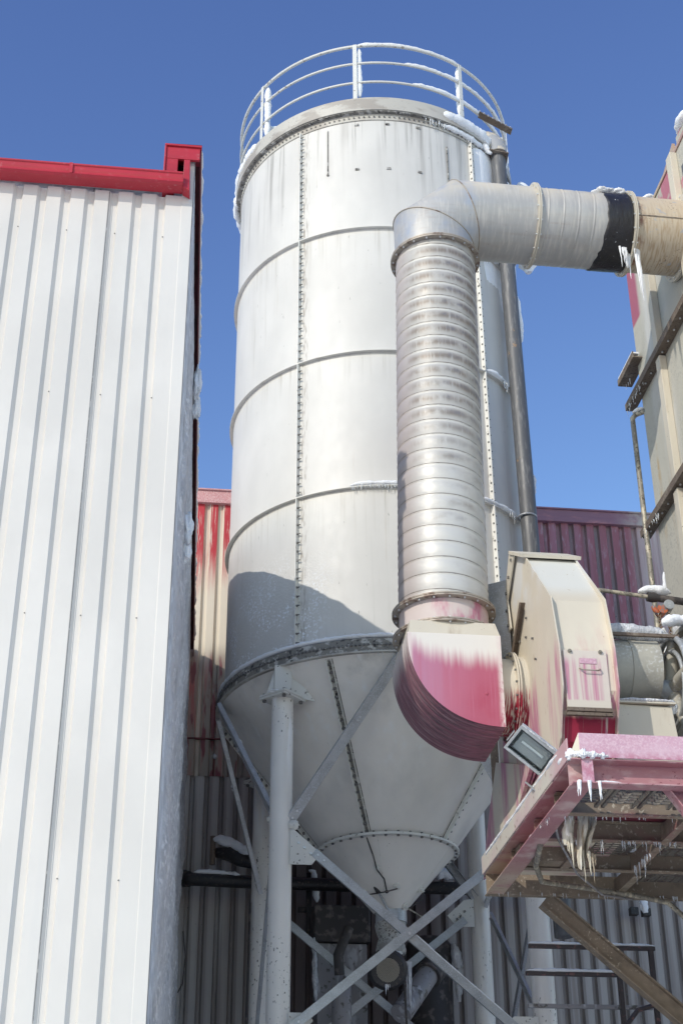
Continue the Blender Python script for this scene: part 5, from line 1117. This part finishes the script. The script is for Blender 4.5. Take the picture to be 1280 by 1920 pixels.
mb = MB(); snow_line(mb, [(.57, 17.2, 6.80), (.66, 17.18, 6.78), (.80, 17.15, 6.73), (.90, 17.12, 6.66), (1.0, 17.1, 6.60)], .06, 6, .02, .9, .0, .25); mb.build('snow', M['snow'], vp)
wk = thing('wall_hook', 'black vertical clamp bar with snow hanging on the back wall near the column', 'hook', (1.74, 17.4, 6.2))
mb = MB(); mb.box(1.70, 1.76, 17.4, 17.46, 5.75, 6.48); mb.box(1.60, 1.88, 17.42, 17.48, 6.02, 6.08); mb.build('clamp_bar', M['blackpipe'], wk, bevel=.006)
mb = MB(); snow_line(mb, [(1.72, 17.36, 6.5), (1.78, 17.36, 6.48), (1.80, 17.36, 6.3), (1.82, 17.36, 6.12)], .03, 3, .02, 1, 0, .5); mb.build('snow', M['snow'], wk)
wc = thing('wall_clip', 'pair of small dark clips with snow on the back wall under the platform', 'clip', (4.7, 17.6, 6.1))
p1, p2 = py(1187, 1710, 17.55), py(1210, 1712, 17.55); mb = MB()
for p in (p1, p2): mb.box(p.x-.05, p.x+.05, 17.5, 17.6, p.z-.04, p.z+.05)
mb.build('clip_body', M['blackpipe'], wc, bevel=.005)
mb = MB(); lump(mb, (p2.x-.03, 17.5, p2.z+.08), .05, .04, .09, 2, .3); mb.build('snow', M['snow'], wc)
# stair handrails behind the right column
hr = thing('stair_railing', 'dark red handrail with snow on its three rails, behind the right column', 'railing', (4, 13, 3))
ry = 13.4; k_ = ry/13.0
def rp(u, v): return py(u, v, ry)
for i, (a, b_) in enumerate((((990, 1772), (1226, 1774)), ((985, 1822), (1160, 1824)), ((990, 1884), (1222, 1884)))):
    p, q = rp(*a), rp(*b_); q.z = p.z = (p.z+q.z)/2; o = MB().box(p.x, q.x, ry-.02, ry+.02, p.z-.035, p.z+.0).build('rail', M['darksteel'] if i < 2 else M['greyduct'], hr, bevel=.003)
    mb = MB(); snow_line(mb, [(p.x, ry, p.z+.008), (q.x, ry, p.z+.008)], .022, i+3, .02, .7, .2, .5)
    if i < 2: mb.build('snow', M['snow'], sub(o, hr))
for u0, v0, z1 in ((1218, 1775, 0), (1160, 1825, 0)):
    p = rp(u0, v0); MB().box(p.x-.02, p.x+.02, ry-.022, ry+.022, 0, p.z-.036).build('post', M['darksteel'], hr)
p = rp(1215, 1890); MB().tube([(p.x-.35, ry-.3, p.z-.25), (p.x-.2, ry-.3, p.z-.08), (p.x, ry-.3, p.z-.02), (p.x+.15, ry-.3, p.z-.1)], .022, 10).build('curved_handrail', M['darksteel'], hr)
# cables and conduits in the shade under the silo
def cable(name, pts, r, mat, label, cat='cable'):
    tag(MB().tube(pts, r, 8).build(name, M[mat], None, pts[0]), label, cat)
cable('motor_cable', [(2.36, 15.0, 4.85), (2.46, 15.05, 4.70), (2.50, 15.2, 4.3), (2.42, 15.4, 3.6), (2.4, 15.5, 0)], .012, 'dark', 'black cable dropping from the motor under the silo valve')
cable('column_cable', [(.99, 16.62, 5.9), (.985, 16.60, 5.2), (.97, 16.58, 4.4), (.98, 16.6, 0)], .012, 'dark', 'thin dark cable down the rear left silo column')
cable('wall_conduit', [(1.46, 17.62, 6.2), (1.46, 17.62, 4.9), (1.46, 17.62, 0)], .02, 'greyduct', 'thin grey conduit on the back wall right of the front column', 'conduit')
cable('wall_wire', [(.27, 17.6, 5.8), (.31, 17.58, 5.5), (.29, 17.58, 5.2), (.24, 17.6, 5.1)], .007, 'dark', 'short loose wire loop on the wall beside the white hall', 'wire')
cb = thing('pipe_bundle', 'dark red and grey pipework in the gloom left of the rotary valve', 'pipework', (1.95, 16.2, 4))
MB().tube([(2.05, 16.2, 5.55), (1.93, 16.2, 5.25), (1.95, 16.25, 5.05)], .055, 14).build('red_pipe', M['dark'], cb)
MB().tube([(2.0, 16.5, 5.0), (2.0, 16.5, 4.2), (1.85, 16.5, 3.9)], .11, 18).build('grey_pipe', M['greyduct'], cb)
MB().tube([(1.5, 16.5, 4.55), (2.2, 16.5, 4.50), (3.2, 16.5, 4.46)], .03, 10).build('cross_pipe', M['blackpipe'], cb)
jb = thing('wall_box', 'small grey switch box on the back wall between the crossed braces', 'switch box', (2.75, 17.5, 5.3))
MB().box(2.64, 2.90, 17.46, 17.64, 5.25, 5.6).build('box_body', M['greyduct'], jb, bevel=.01)
MB().box(2.66, 2.88, 17.447, 17.459, 5.27, 5.58).build('box_door', M['dark'], jb, bevel=.003)
print('SCENE BUILT', len(bpy.data.objects))
